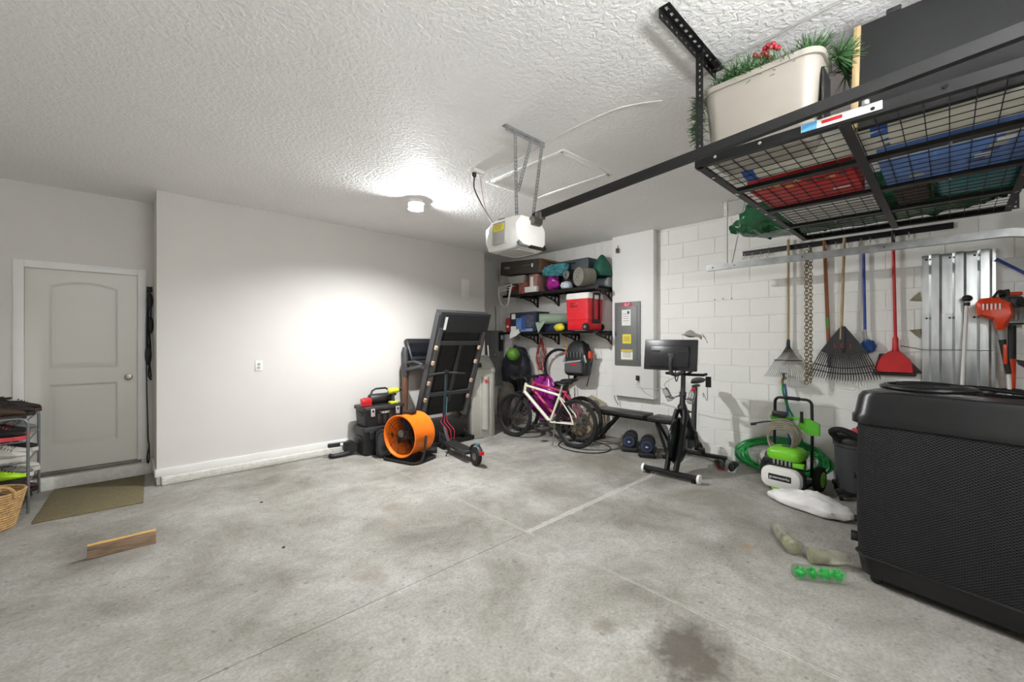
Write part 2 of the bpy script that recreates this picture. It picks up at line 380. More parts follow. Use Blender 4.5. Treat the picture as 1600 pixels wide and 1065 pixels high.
pap = M('paper_white', (240, 240, 236), .7, var=.04)
wood = M('pine_wood', (198, 158, 98), .7, var=.25, vs=6, stretch=(1, 14, 14))
brn = M('brown_wood', (150, 88, 46), .55, var=.25, vs=6, stretch=(14, 14, 1))
tan_ = M('tan_wood', (176, 152, 112), .65, var=.25, vs=6, stretch=(14, 14, 1))

# ---------------- opener ----------------
op = thing('garage_door_opener', 'white garage door opener with a long black rail and slotted steel hangers', 'door opener', (2.08, 2.17, 2.33))
hd = MB()
prof = [(-.125, -.10), (-.155, -.04), (-.155, .06), (-.10, .125), (.09, .125), (.155, .05), (.155, -.06), (.12, -.11)]
def hsec(y, k, dz): return hd.vs([(x*k+.0, y, z*k+dz-.10) for x, z in prof])
hd.skin([hsec(-.19, .72, -.012), hsec(-.165, .93, 0), hsec(-.10, 1, 0), hsec(.10, 1, 0), hsec(.15, .93, 0), hsec(.175, .75, -.01)])
hd.ob('housing', wht, op)
MB().box((-.157, -.005, -.09), (.006, .13, .15), bev=.002).ob('side_panel', lgr, op)
lb = MB().box((-.161, -.005, -.052), (.003, .105, .045)).ob('warning_label', yel, op)
for k in range(3): MB().box((-.163, -.005, -.04-.011*k), (.002, .08-.012*k, .003)).ob('label_line', mgr, lb)
MB().box((-.0, -.02, -.205), (.19, .22, .016), bev=.004).ob('lens', lgr, op)
MB().box((.05, -.168, -.172), (.17, .03, .055), bev=.006, rot=(R(-28), 0, 0)).ob('lens_dark', bpl, op)
MB().box((-.085, -.168, -.176), (.09, .026, .05), bev=.006, rot=(R(-28), 0, 0)).ob('lens_grey', mgr, op)
MB().box((-.02, .06, .032), (.12, .07, .02), bev=.004).ob('terminal_strip', bpl, op)
# rail
p0, p1_ = V((0.02, -.17, .02)), V((0.0, -2.66, .165)); 
rl = MB(); d = (p1_-p0).normalized(); side = d.cross(V((0, 0, 1))).normalized(); up = side.cross(d)
rl.skin([rl.vs([q+side*a+up*b for a, b in ((-.016, -.02), (.016, -.02), (.016, .02), (.006, .02), (.006, .03), (-.006, .03), (-.006, .02), (-.016, .02))]) for q in (p0, p1_)])
rl.ob('rail', blk, op)
MB().cyl((.05, -.2, -.015), (-.03, -.2, -.015), .03, n=14).box((.02, -.235, .015), (.05, .05, .05), bev=.004).ob('sprocket', steel, op)
zt = H-2.33
cb = MB().strip((-.09, 0, zt-.024), (.32, 0, zt-.024), (0, 0, 1), .046, .025, .009, .016, .003).strip((-.09, .02, zt-.003), (.32, .02, zt-.003), (0, 1, 0), .04, .025, .009, .016, .003)
cb.ob('ceiling_angle', galv, op)
for a, b in (((0, -.004, zt-.02), (0, -.02, .03)), ((.29, -.004, zt-.02), (.16, -.02, .02)), ((.17, -.006, zt-.03), (.012, -.022, .24))):
    MB().strip(a, b, (1, 0, 0), .03, .028, .009, .016, .003).ob('hanger_strap', galv, op)
cs = thing('ceiling_outlet', 'white ceiling outlet box with plugged-in opener cord', 'outlet', (2.35, 2.94, H))
MB().box((0, 0, -.018), (.12, .075, .036), bev=.006).ob('outlet_box', wht, cs)
MB().lathe([(.02, 0), (.02, -.03), (.008, -.045)], (-.035, 0, -.036), n=12).ob('plug', bpl, cs)
MB().lathe([(.022, 0), (.02, -.02), (.006, -.03)], (.04, 0, -.036), n=12).ob('plug', wht, cs)
def wl(pts, r, name, mat, label, cat, n=6, sm=7): return tag(MB().tube(bez(pts, sm), r, n).ob(name, mat), label, cat)
wl([(2.315, 2.94, H-.08), (2.31, 2.93, 2.85), (2.28, 2.8, 2.68), (2.2, 2.6, 2.5), (2.12, 2.42, 2.36), (2.08, 2.34, 2.30)], .006, 'electric_lead', bpl, 'black power cord drooping from ceiling outlet to opener', 'cord')
wl([(2.39, 2.94, H-.07), (2.37, 2.9, 2.85), (2.3, 2.76, 2.62), (2.22, 2.58, 2.42), (2.14, 2.42, 2.22), (2.10, 2.345, 2.24)], .004, 'control_wire', M('pink_wire', (214, 176, 176), .5), 'thin pale wire hanging beside the black opener cord', 'wire')
wl([(2.41, 2.92, H-.012), (2.46, 2.6, H-.006), (2.41, 2.2, H-.006), (2.38, 1.9, H-.006), (2.386, 1.557, H-.006), (2.43, 1.4, H-.008), (2.495, 1.252, H-.02)], .0045, 'ceiling_cable', wht, 'white cable tacked to the ceiling past the opener', 'cable')
wl([(2.46, 1.0, H-.006), (2.40, .78, H-.01), (2.38, .60, H-.012), (2.356, .347, H-.012), (2.33, -.2, H-.012), (2.30, -.8, H-.01)], .005, 'ceiling_cable', lgr, 'grey cable along the ceiling above the wreath tote', 'cable')
tag(MB().box((2.385, .885, H-.011), (.07, .03, .022), bev=.004).cyl((2.40, .885, H-.02), (2.40, .885, H-.03), .008).ob('ceiling_clip', blk), 'small black bracket on the ceiling beside rack hanger', 'bracket')

# ---------------- overhead rack ----------------
RX0, RX1, RY0, RY1, RZ = 2.20, 4.54, -.29, .92, 2.40
rk = thing('overhead_rack', 'black steel ceiling storage rack with a wire mesh deck', 'storage rack', (0, 0, RZ))
for (a, b) in (((RX0, RY0), (RX0, RY1)), ((RX1, RY0), (RX1, RY1)), ((RX0, RY1), (RX1, RY1)), ((RX0, RY0), (RX1, RY0))):
    cx, cy = (a[0]+b[0])/2, (a[1]+b[1])/2; dx, dy = max(abs(a[0]-b[0]), .004), max(abs(a[1]-b[1]), .004)
    sx = (RX0+RX1)/2-cx; sy = (RY0+RY1)/2-cy
    mb = MB().box((cx, cy, .022), (dx+.004, dy+.004, .045))
    if dx > dy: mb.box((cx, cy+math.copysign(.016, sy), .002), (dx, .032, .004))
    else: mb.box((cx+math.copysign(.016, sx), cy, .002), (.032, dy, .004))
    n = 6
    bm_ = mb.ob('side_beam', blk, rk)
    for k in range(n):
        t = (k+.5)/n
        if dx > dy: MB().cyl((RX0+dx*t, cy+math.copysign(.016, sy), 0), (RX0+dx*t, cy+math.copysign(.016, sy), -.006), .008, n=8).ob('bolt', chrome, bm_)
        else: MB().cyl((cx-math.copysign(.002, sx), RY0+dy*t, .024), (cx-math.copysign(.009, sx), RY0+dy*t, .024), .008, n=8).ob('bolt', chrome, bm_)
for x in (2.765, 3.37, 3.95):
    c = MB().box((x, (RY0+RY1)/2, .004), (.055, RY1-RY0, .006)).box((x-.026, (RY0+RY1)/2, .014), (.003, RY1-RY0, .02)).box((x+.026, (RY0+RY1)/2, .014), (.003, RY1-RY0, .02)).ob('cross_beam', blk, rk)
    for y in (RY1-.012, .6, .305, 0., RY0+.012): MB().cyl((x, y, .002), (x, y, -.005), .008, n=8).ob('bolt', chrome, c)
MB().box(((RX0+RX1)/2, .305, -.004), (RX1-RX0, .04, .006)).ob('centre_beam', blk, rk)
for (ya, yb) in ((.325, RY1-.01), (RY0+.01, .285)):
    mb = MB(); nx, ny = 29, 8
    for k in range(nx+1):
        x = RX0+.03+(RX1-RX0-.06)*k/nx; mb.cyl((x, ya, .010), (x, yb, .010), .0022, n=5)
    for k in range(ny+1):
        y = ya+(yb-ya)*k/ny; mb.cyl((RX0+.01, y, .014), (RX1-.01, y, .014), .0022, n=5)
    mb.ob('wire_deck', blk, rk)
zt = H-RZ
for (x, y) in ((RX0+.035, RY1), (RX1-.03, RY1), (RX0+.035, RY0-.004), (RX1-.03, RY0-.004)):
    MB().strip((x, y+.004, 0), (x, y+.004, zt-.004), (1, 0, 0), .036, .032, .01, .012, .003).strip((x-.018, y-.014, 0), (x-.018, y-.014, zt-.004), (0, 1, 0), .036, .032, .01, .012, .003).ob('hanging_post', blk, rk)
    cxx = 2.145 if x < 3 else 4.45
    MB().strip((cxx-.335, y-.02, zt-.004), (cxx+.335, y-.02, zt-.004), (0, 1, 0), .05, .05, .014, .026, .004).strip((cxx-.335, y+.006, zt-.024), (cxx+.335, y+.006, zt-.024), (0, 0, 1), .044, .05, .014, .026, .004).ob('ceiling_bracket', blk, rk)
ls = MB().box((RX0-.006, .32, .03), (.004, .27, .034)).ob('label_strip', pap, rk, 'white printed label strip')
MB().box((RX0-.009, .425, .03), (.002, .055, .034)).ob('label_block', M('label_blue', (90, 160, 205), .5), ls)
MB().box((RX0-.009, .345, .032), (.002, .07, .014)).ob('label_block', red, ls)
MB().cyl((RX0-.003, .235, .048), (RX0-.003, .235, .064), .016, n=12).ob('cap_nut', chrome, rk)

# things on the rack
ZT = RZ+.017
tote_m = M('taupe_plastic', (158, 152, 142), .45, var=.03)
tt = thing('storage_tote', 'large taupe plastic tote holding a green wreath on the ceiling rack', 'tote', (2.385, .655, ZT))
def rrect(w, d, r, n=5):
    out = []
    for (sx, sy, a0) in ((1, 1, 0), (-1, 1, 90), (-1, -1, 180), (1, -1, 270)):
        for k in range(n+1):
            a = R(a0+90*k/n); out.append((sx*(w/2-r)+r*math.cos(a), sy*(d/2-r)+r*math.sin(a)))
    return out
def rsec(mb, w, d, r, z, n=5): return mb.vs([(x, y, z) for x, y in rrect(w, d, r, n)])
mb = MB(); mb.skin([rsec(mb, .20, .42, .05, 0), rsec(mb, .22, .45, .06, .02), rsec(mb, .262, .495, .07, .29), rsec(mb, .268, .50, .07, .30), rsec(mb, .28, .515, .075, .375), rsec(mb, .26, .49, .07, .375), rsec(mb, .20, .41, .06, .05)])
mb.ob('bin', tote_m, tt)
mb = MB(); mb.skin([rsec(mb, w_, d_, .08, z) for w_, d_, z in ((.28, .515, .365), (.30, .54, .365), (.30, .54, .392), (.28, .515, .392))], closed=True); mb.ob('rim', tote_m, tt)
MB().box((-.0, -.257, .2), (.15, .012, .24), bev=.02).ob('end_grip', bpl, tt)
pine = M('pine_needles', (52, 92, 44), .7, var=.4, vs=30)
wr = MB(); random.seed(3)
def tuft(c, L, n, spread=1., base=None):
    for k in range(n):
        d = V((random.gauss(0, 1), random.gauss(0, 1), random.gauss(0, 1))).normalized()*spread
        if base: d = (d+V(base)).normalized()
        wr.cyl(c, V(c)+d*L*random.uniform(.6, 1), .003, .001, n=3, caps=False)
for k in range(26):
    a = 2*PI*k/26; tuft((2.385+.10*math.cos(a)*1., .655+.21*math.sin(a), 2.81+.03*math.sin(3*a)), .12, 60, .9, (0, 0, .6))
for k in range(7): tuft((2.30, .935, 2.80-.035*k), .075, 40, .9, (0, .6, -.2))
for k in range(5): tuft((2.36+.05*k, .35, 2.78), .11, 50, .9, (0, -.5, .3))
tag(wr.ob('pine_wreath', pine, kind='stuff', smooth=False), 'green artificial pine wreath spilling from the taupe tote', 'wreath'); del wr
bpy.data.objects['pine_wreath'].pop('kind', None)
mb = MB()
for k in range(16): mb.sph((2.30+random.uniform(-.03, .03), .62+random.uniform(-.05, .05), 2.90+random.uniform(-.02, .04)), .013, 8, 6)
mb.ob('berries', M('berry_red', (150, 22, 40), .3), bpy.data.objects['pine_wreath'])
bd = thing('black_board', 'wide black panel with a wooden edge leaning on the ceiling rack', 'board', (2.34, 0, ZT), rot=(0, R(12), 0))
MB().box((.012, -.03, .26), (.02, .62, .52)).ob('panel', M('board_black', (9, 10, 11), .8, var=.2), bd)
MB().box((.012, .292, .26), (.034, .026, .522), bev=.003).ob('edge_strip', tan_, bd)
MB().box((.012, .17, .533), (.03, .05, .026), bev=.006).ob('foot', bpl, bd)
rb = thing('white_roll', 'long white wrapped roll with blue tape across the ceiling rack', 'roll', (0, 0, ZT))
mb = MB(); mb.skin([mb.vs([(2.63+.118*math.cos(a)*k, y, .06+.058*math.sin(a)*k) for a in [2*PI*i/16 for i in range(16)]]) for y, k in ((-.28, .9), (-.26, 1), (.3, 1.02), (.86, 1), (.88, .92))]); mb.ob('wrap', M('white_fabric', (214, 212, 200), .8, var=.04, bump=.3, bs=12), rb)
tp = M('painter_tape_blue', (44, 92, 178), .6)
for y in (.78, .225):
    mb = MB(); mb.skin([mb.vs([(2.63+.123*math.cos(a), yy, .0635+.0625*math.sin(a)) for a in [2*PI*i/16 for i in range(16)]]) for yy in (y-.03, y+.03)]); mb.ob('tape_band', tp, rb)
rx = thing('red_box', 'flat red patterned box on the ceiling rack mesh', 'box', (3.06, .61, ZT))
MB().box((0, 0, .06), (.52, .50, .12), bev=.004).ob('carton', M('gift_red', (188, 22, 26), .5, var=.15), rx)
gold = M('gold_print', (190, 150, 70), .5)
for k in range(9): MB().box((-.19+random.uniform(-.05, .04), -.2+.05*k, -.0005), (random.uniform(.03, .08), .035, .002)).ob('print_patch', random.choice((gold, bpl, gold)), rx)
MB().box((.1, -.16, -.0005), (.02, .08, .002)).ob('print_patch', pap, rx)
bx = thing('blue_box', 'flat light blue printed box on the ceiling rack mesh', 'box', (3.07, -.0, ZT))
MB().box((0, 0, .07), (.52, .52, .14), bev=.004).ob('carton', M('box_blue', (92, 130, 196), .5, var=.25, vs=7), bx)
for k in range(7): MB().box((-.2+.06*k, -.2+.055*k*random.choice((1, .4)), -.0005), (.05, .06, .002)).ob('print_patch', random.choice((pap, lgr, M('print_navy', (60, 80, 130), .5))), bx)
MB().box((-.24, 0, -.0005), (.035, .51, .002)).ob('print_patch', pap, bx)
wb = thing('white_box', 'flat white ribbed box on the ceiling rack mesh', 'box', (3.66, .60, ZT))
MB().box((0, 0, .07), (.50, .52, .14), bev=.006).ob('carton', pap, wb)
for k in range(8): MB().box((-.21+.06*k, 0, -.001), (.03, .5, .004)).ob('rib', lgr, wb)
tb_m = M('teal_plastic', (30, 112, 122), .35, var=.35, vs=12, bump=.4, bs=18)
mb = MB(); mb.box((3.66, -.11, ZT+.1), (.48, .34, .2), bev=.05, seg=3); tag(mb.ob('teal_bag', tb_m), 'teal plastic bag lying on the ceiling rack mesh', 'bag')
tag(MB().box((3.66, .17, ZT+.07), (.46, .16, .14), bev=.02).ob('brown_box', M('dark_brown_card', (62, 48, 38), .7)), 'small dark brown carton beside teal bag on ceiling rack', 'box')
def lump(name, mat, c, r, label, cat, amp=.16, n=28, m=18, seed=1, fl=0., sq=1.):
    random.seed(seed); ph = [(random.uniform(2, 6), random.uniform(2, 6), random.uniform(0, 6), random.uniform(.3, 1)) for _ in range(7)]
    mb = MB(); mb.sph((0, 0, 0), 1., n, m)
    for v in mb.bm.verts:
        p = v.co.copy(); p = V([math.copysign(abs(q)**sq, q) for q in p]); k = 1+amp*sum(a*math.sin(f*p.x+g_*p.y*1.3+h+f*p.z) for f, g_, h, a in ph)/3+amp*.22*(math.sin(15*p.x+11*p.y-9*p.z+seed)+math.sin(19*p.y-13*p.z+2*seed)+math.sin(23*p.z+17*p.x))
        v.co = V((p.x*r[0]*k, p.y*r[1]*k, max(p.z*r[2]*k, -r[2]*(1-fl)))) + V(c)
    o = mb.ob(name, mat)
    return tag(o, label, cat) if label else o
gb_m = M('green_tarp', (20, 84, 48), .22, var=.4, vs=8, bump=1.0, bs=14)
lump('green_tree_bag', gb_m, (4.23, .50, ZT+.17), (.225, .86, .168), 'crinkled dark green storage bag overhanging the ceiling rack', 'bag', .06, 72, 44, 4, .03, .62)
for v_ in bpy.data.objects['green_tree_bag'].data.vertices:
    q_ = v_.co; v_.co = q_+V((0, .012, .016))*(math.sin(q_.y*37+q_.x*23)+math.sin(q_.z*51-q_.y*29+1.3)+.7*math.sin(q_.y*83+q_.z*47))*(1 if q_.z > ZT+.03 else .15)

# ---------------- door track ----------------
TX, TZ, TY = 4.90, 2.31, 1.92
tr = thing('door_track', 'galvanised overhead garage door track hanging by the block wall', 'track', (0, 0, 0))
path = [V((TX, TY, TZ)), V((TX, 1., TZ)), V((TX, -.27, TZ))]+arc((TX, -.27, TZ-.38), (0, -1, 0), (0, 0, 1), .38, 90, 0, 10)[1:]+[V((TX, -.65, 1.0)), V((TX, -.65, .02))]
mb = MB(); rings = []
cs_ = [(-.025, -.03), (.028, -.03), (.028, -.022), (-.020, -.024), (-.020, .024), (.016, .028), (.016, .034), (-.025, .032)]
for i_, p in enumerate(path):
    t = (path[min(i_+1, len(path)-1)]-path[max(i_-1, 0)]).normalized(); up = V((1, 0, 0)).cross(t).normalized()*-1
    if up.z < 0 and abs(t.y) > .7: up = -up
    rings.append(mb.vs([p+V((1, 0, 0))*a+up*b for a, b in cs_]))
mb.skin(rings); mb.ob('track_channel', galv, tr)
for y in (1.85, 1.62, 1.0, .4): MB().cyl((TX-.026, y, TZ), (TX-.031, y, TZ), .009, n=8).ob('bolt', steel, tr)
MB().strip((TX, 1.70, TZ+.02), (TX, 1.70, H), (1, 0, 0), .03, .03, .008, .014, .003).strip((TX-.015, 1.715, TZ+.02), (TX-.015, 1.715, H), (0, 1, 0), .03, .03, .008, .014, .003).ob('hanger_strap', wht, tr)
MB().strip((TX+.02, 1.66, TZ+.02), (TX+.02, 1.52, H-.01), (1, 0, 0), .025, .03, .008, .014, .003).box((TX, 1.6, H-.004), (.04, .3, .006)).ob('brace_strap', galv, tr)

# ---------------- wall tool rail and tools ----------------
WX = XW-.0055
rr = thing('tool_rail', 'black wall rail with wire hooks for garden tools', 'tool rail', (0, 0, 2.535))
MB().box((WX-.010, .855, 0), (.018, 1.75, .055), bev=.003).box((WX-.022, .855, .02), (.008, 1.75, .012)).ob('rail_bar', blk, rr)
for y in (1.68, 1.60, 1.51, 1.43, 1.25, 1.05, .90, .82, .76, .62, .55, .37, .27):
    pts = [V((WX-.016, y, -.012)), V((WX-.03, y, -.045))]+arc((WX-.07, y, -.04), (1, 0, 0), (0, 0, 1), .038, 0, -180, 7)+[V((WX-.11, y, -.018))]
    MB().tube(pts, .0032, 6).ob('wire_hook', chrome, rr)
    if y > 1.4: MB().tube([V((WX-.022, y+.02, -.01)), V((WX-.04, y+.025, -.05))]+arc((WX-.075, y+.025, -.05), (1, 0, 0), (0, 0, 1), .035, 0, -170, 6), .003, 6).ob('wire_hook', chrome, rr)
tX = XW-.075
# steel tine rake
rk1 = thing('tine_rake', 'steel spring rake with thin wire tines hanging on block wall', 'rake', (tX+.015, 1.25, 0))
MB().cyl((0, 0, 1.47), (0, .0, 2.62), .0125, n=10).ob('handle', tan_, rk1)
MB().lathe([(.014, 1.50), (.018, 1.47), (.02, 1.41), (.012, 1.39)], n=12).ob('ferrule', bpl, rk1)
rust = M('rusty_tine', (84, 76, 66), .5, .6, var=.3)
for k in range(22):
    a = (k-10.5)/10.5; MB().tube([(0, a*.012, 1.43), (-.006, a*.07, 1.32), (-.012, -a*-.14, 1.24), (-.02, a*.205+0, 1.11), (-.045, a*.225, 1.075)], .0022, 5).ob('tine', rust, rk1)
MB().box((-.012, 0, 1.265), (.012, .27, .012), bev=.003).ob('crossbar', bpl, rk1)
# chain
mb = MB()
for st in (0, 1):
    for k in range(39):
        z = 2.45-.0365*k-(.018 if st else 0); c = V((tX-.085-.02*st, 1.04+.016*(st*2-1), z)); ax = (1, .25, 0) if (k+st) % 2 else (.25, 1, 0)
        u = V((0, 0, 1)); v = V(ax).normalized().cross(u)
        mb.tube([c+u*(.028*math.cos(2*PI*i/10))+v*(.017*math.sin(2*PI*i/10)) for i in range(10)], .0042, 5, closed=True)
tag(mb.ob('steel_chain', M('rusty_chain', (122, 104, 74), .45, .7, var=.4, vs=20)), 'long rusty steel chain hanging in two strands', 'chain')
# brown pole
bp_ = thing('wooden_pole', 'brown varnished tool handle hanging behind the black leaf rake', 'tool handle', (tX+.035, .905, 0))
MB().cyl((0, -.02, 1.32), (0, .02, 2.56), .0165, n=12).ob('shaft', brn, bp_)
MB().cyl((0, -.0105, 1.62), (0, -.0065, 1.735), .0175, n=12).ob('sticker', M('sticker_green', (96, 140, 54), .5), bp_)
MB().lathe([(.018, 1.34), (.02, 1.26), (.012, 1.2)], (0, -.022, 0), n=12).ob('ferrule', steel, bp_)
# leaf rake
lr = thing('leaf_rake', 'wide black plastic leaf rake with red hand lettering', 'rake', (tX-.045, .758, 0))
MB().cyl((0, .015, 1.5), (0, -.012, 2.54), .0135, n=10).ob('handle', tan_, lr)
rkm = M('rake_plastic', (42, 41, 42), .5, var=.15)
ap_, zb = 1.635, 1.345
mb = MB(); fan = [(-.004, y, z) for y, z in [(.018, ap_), (.19, 1.375)]+[(.19-.38*k/10, 1.375-.05*math.sin(PI*k/10)) for k in range(1, 10)]+[(-.19, 1.375), (-.018, ap_)]]
mb.ext(fan, (.01, 0, 0)).box((-.008, 0, 1.5), (.016, .03, .27), bev=.006); mb.ob('head', rkm, lr)
for k in range(27):
    a = (k-13)/13; y0, y1 = a*.185, a*.285
    z0 = 1.37-.045*math.cos(a*PI/2); z1 = 1.125-.035*math.cos(a*PI/2)+.01
    MB().skin([]) if False else None
    q = MB(); w0 = .0042
    q.tube([(0, y0, z0), (-.004, (y0+y1)/2, (z0+z1)/2+.004), (-.006, y1, z1), (-.03, y1*1.02, z1-.022)], [.0055, .005, .0045, .003], 5); q.ob('tine', rkm, lr)
mb = MB(); mb.tube([(-.008, a*.24, 1.245-.04*math.cos(a*PI/2)) for a in [k/8-1 for k in range(17)]], .006, 6).tube([(-.008, a*.262, 1.185-.038*math.cos(a*PI/2)) for a in [k/8-1 for k in range(17)]], .006, 6); mb.ob('tine_brace', rkm, lr)
for ch, y in (('L', .062), ('C', .0), ('J', -.062)): text(ch, .055, M('red_marker', (176, 60, 70), .6), lr, (-.0165 if ch == 'C' else -.0052, y, 1.435), (R(90), 0, R(-90)))
# blue duster
du = thing('blue_duster', 'long blue handled duster with a fuzzy blue ball head', 'duster', (tX+.02, .585, 0))
MB().cyl((0, .018, 2.38), (0, .006, 1.60), .0125, n=10).ob('handle', blu, du)
MB().cyl((0, .006, 1.60), (0, -.005, 1.485), .0115, .010, n=10).ob('ferrule', lgr, du)
mb = MB(); random.seed(5)
for k in range(420):
    d = V((random.gauss(0, 1), random.gauss(0, 1), random.gauss(0, 1))).normalized(); c = V((0, -.02, 1.43))
    mb.cyl(c+d*.02, c+V((d.x*.048, d.y*.066, d.z*.072))*random.uniform(.85, 1.05), .0045, .003, n=4)
mb.sph((0, -.02, 1.43), (.035, .05, .055), 12, 8); mb.ob('bristles', M('duster_blue', (52, 96, 158), .8, var=.3), du)
# red dustpan with handle
dp = thing('red_dustpan', 'long-handled red lobby dustpan hanging beside shutter panels', 'dustpan', (tX+.02, .365, 0))
MB().cyl((0, .016, 2.40), (0, 0, 1.50), .013, n=10).ob('handle', red, dp)
MB().cyl((0, .0175, 2.56), (0, .016, 2.40), .0145, n=10).ob('grip', bpl, dp)
MB().lathe([(.013, 1.53), (.022, 1.51), (.024, 1.42), (.03, 1.38), (.02, 1.36)], n=12).ob('socket', red, dp)
out = [(.04, 1.385), (.10, 1.34), (.135, 1.25), (.15, 1.185), (-.13, 1.185), (-.125, 1.24), (-.105, 1.30), (-.06, 1.355), (-.03, 1.385)]
mb = MB(); A = mb.vs([(-.05, y*.94, z) for y, z in out]); B = mb.vs([(0, y, z) for y, z in out]); C_ = mb.vs([(.02, y*1.0, z+.004) for y, z in out]); mb.skin([A, B, C_]); mb.ob('pan', red, dp)
for k in range(7): MB().tube([(-.02, .085+.012*k, 1.335-.012*k), (-.03, .10+.014*k, 1.19)], .0025, 5).ob('comb_tooth', red, dp)
MB().box((.005, .01, 1.165), (.035, .31, .03), bev=.008).ext([(.022, .12, 1.36), (.022, -.05, 1.36), (.022, -.19, 1.18), (.022, .16, 1.18)], (.02, 0, 0)).ob('brush_head', bpl, dp)

# ---------------- hurricane shutter panels ----------------
shm = M('shutter_galvanised', (206, 210, 210), .25, .9, var=.2, vs=7, stretch=(3, 3, .6))
def shutter(x, y0, y1, z1, label, z0=.006):
    n = 3; p = (y0-y1)/n; mb = MB(); pts = []
    for k in range(n):
        b = y0-k*p; pts += [(x, b), (x, b-.30*p), (x-.047, b-.42*p), (x-.047, b-.75*p), (x, b-.87*p)]
    pts.append((x, y1))
    a = [mb.vs([(q[0], q[1], z) for q in pts]) for z in (z0, z1)]; c = [mb.vs([(q[0]+.002, q[1], z) for q in pts]) for z in (z0, z1)]
    for u_, v_ in ((a[0], a[1]), (c[1], c[0])):
        for k in range(len(pts)-1): mb.bm.faces.new((u_[k], u_[k+1], v_[k+1], v_[k]))
    for k in range(len(pts)-1):
        mb.bm.faces.new((a[0][k], a[0][k+1], c[0][k+1], c[0][k])); mb.bm.faces.new((a[1][k], a[1][k+1], c[1][k+1], c[1][k]))
    o = tag(mb.ob('shutter_panel', shm, smooth=False), label, 'shutter panel', 'corrugated storm shutter panels')
    for k in range(3):
        for z in (z1-.04,): MB().cyl((x-.001, y0-.03-k*p, z), (x-.004, y0-.03-k*p, z), .009, n=8).ob('bolt_hole_rim', blk, o)
    return o
shutter(XW-.012, .185, -.27, 2.285, 'taller corrugated steel shutter panel against block wall')
shutter(XW-.062, .182, -.262, 1.735, 'shorter corrugated steel shutter panel in front of the tall one')
tag(MB().tube(bez([(WX-.005, .33, 1.44), (WX-.03, .2, 1.41), (XW-.115, .17, 1.405), (XW-.115, -.1, 1.405), (XW-.115, -.25, 1.405)], 6), .0028, 6).ob('tie_wire', steel), 'thin wire tied across the steel shutter panels', 'wire')
for z, s_ in ((1.86, 1), (1.60, -1)):
    tag(MB().ext([(WX-.012, .185+.002, z), (WX-.012, .27, z+.01*s_), (WX-.012, .23, z+.06*s_), (WX-.012, .20, z+.09*s_)], (.008, 0, 0)).ob('clip_bracket', M('clip_khaki', (126, 122, 96), .5, .4)), ('upper' if s_ > 0 else 'lower')+' small khaki metal flap sticking out behind the shutter panels', 'bracket')
# white pole with black knob
wp = thing('white_pole', 'slim white pole with a black knob leaning on shutter panels', 'pole', (0, 0, 0))
MB().cyl((5.22, -.03, .012), (5.34, -.098, 1.83), .0135, n=12).ob('tube', wht, wp)
MB().sph((5.342, -.1, 1.855), (.034, .034, .03), 14, 9).cyl((5.341, -.099, 1.82), (5.339, -.098, 1.79), .02, n=12).ob('knob', bpl, wp)
# string trimmer
st = thing('string_trimmer', 'orange engined string trimmer standing upside down by the shutters', 'trimmer', (5.22, -.24, 0))
orr = M('engine_orange', (222, 66, 22), .35, var=.08)
mb = MB(); prof = [(.095, 1.80, .03), (.075, 1.835, .045), (-.02, 1.845, .06), (-.095, 1.80, .06), (-.11, 1.70, .055), (-.06, 1.575, .028), (-.02, 1.575, .028), (.0, 1.66, .055), (.085, 1.70, .045)]
A = mb.vs([(-.05+.0*t, y, z) for y, z, t in prof]); B = mb.vs([(.055, y, z) for y, z, t in prof]); A2 = mb.vs([(-.075, y*.8-.005, 1.72+(z-1.72)*.7) for y, z, t in prof]); B2 = mb.vs([(.08, y*.8, 1.72+(z-1.72)*.7) for y, z, t in prof])
mb.skin([A2, A, B, B2]); mb.ob('engine_cover', orr, st)
mb = MB().box((0, -.09, 1.80), (.11, .14, .09), bev=.02).cyl((-.02, -.14, 1.80), (-.09, -.17, 1.78), .035, n=14).cyl((0, -.03, 1.87), (0, -.09, 1.88), .028, n=12); mb.tube(bez([(-.05, -.0, 1.84), (-.07, -.03, 1.89), (-.06, -.07, 1.87), (-.05, -.08, 1.80)], 5), .009, 8); mb.ob('engine_block', bpl, st)
MB().box((0, -.12, 1.865), (.06, .07, .03), bev=.01).ob('fuel_cap', orr, st)
for k in range(5): MB().box((-.08, .055-.022*k, 1.765), (.004, .010, .05), bev=.001).ob('decal_bar', pap, st)
MB().cyl((0, -.042, 1.58), (.01, -.05, 1.50), .022, n=12).ob('collar', galv, st)
MB().cyl((.01, -.05, 1.50), (.02, -.085, 1.22), .022, .018, n=12).ob('grip_sleeve', bpl, st)
MB().box((-.01, -.065, 1.38), (.02, .022, .16), bev=.004).ob('safety_tag', orr, st)
MB().cyl((.02, -.085, 1.22), (.045, -.13, .05), .013, n=12).ob('shaft', wht, st)
MB().tube(arc((.03, -.10, 1.03), (0, 1, 0), (0, 0, 1), .12, 200, -20, 10, .06), .016, 8).ob('loop_handle', bpl, st)
MB().lathe([(.0, 0), (.07, .004), (.06, .05), (.02, .08)], (.045, -.13, .002), n=18).ob('trimmer_head', bpl, st)
ed = thing('pole_attachment', 'orange and black pole tool behind the string trimmer', 'pole tool', (5.36, -.38, 0))
MB().cyl((0, .03, 1.62), (0, .03, 1.34), .024, n=12).ob('grip', bpl, ed)
MB().cyl((0, .03, 1.34), (0, .03, 1.08), .024, .02, n=12).ob('sleeve', orr, ed)
MB().cyl((0, .03, 1.08), (0, .03, .01), .014, n=12).ob('shaft', steel, ed)
wt = thing('white_pole_tool', 'white headed pole tool with black trigger grip at right edge', 'pole tool', (5.20, -.43, 0))
MB().lathe([(.03, 1.62), (.04, 1.615), (.036, 1.54), (.02, 1.53)], n=14).ob('head', wht, wt)
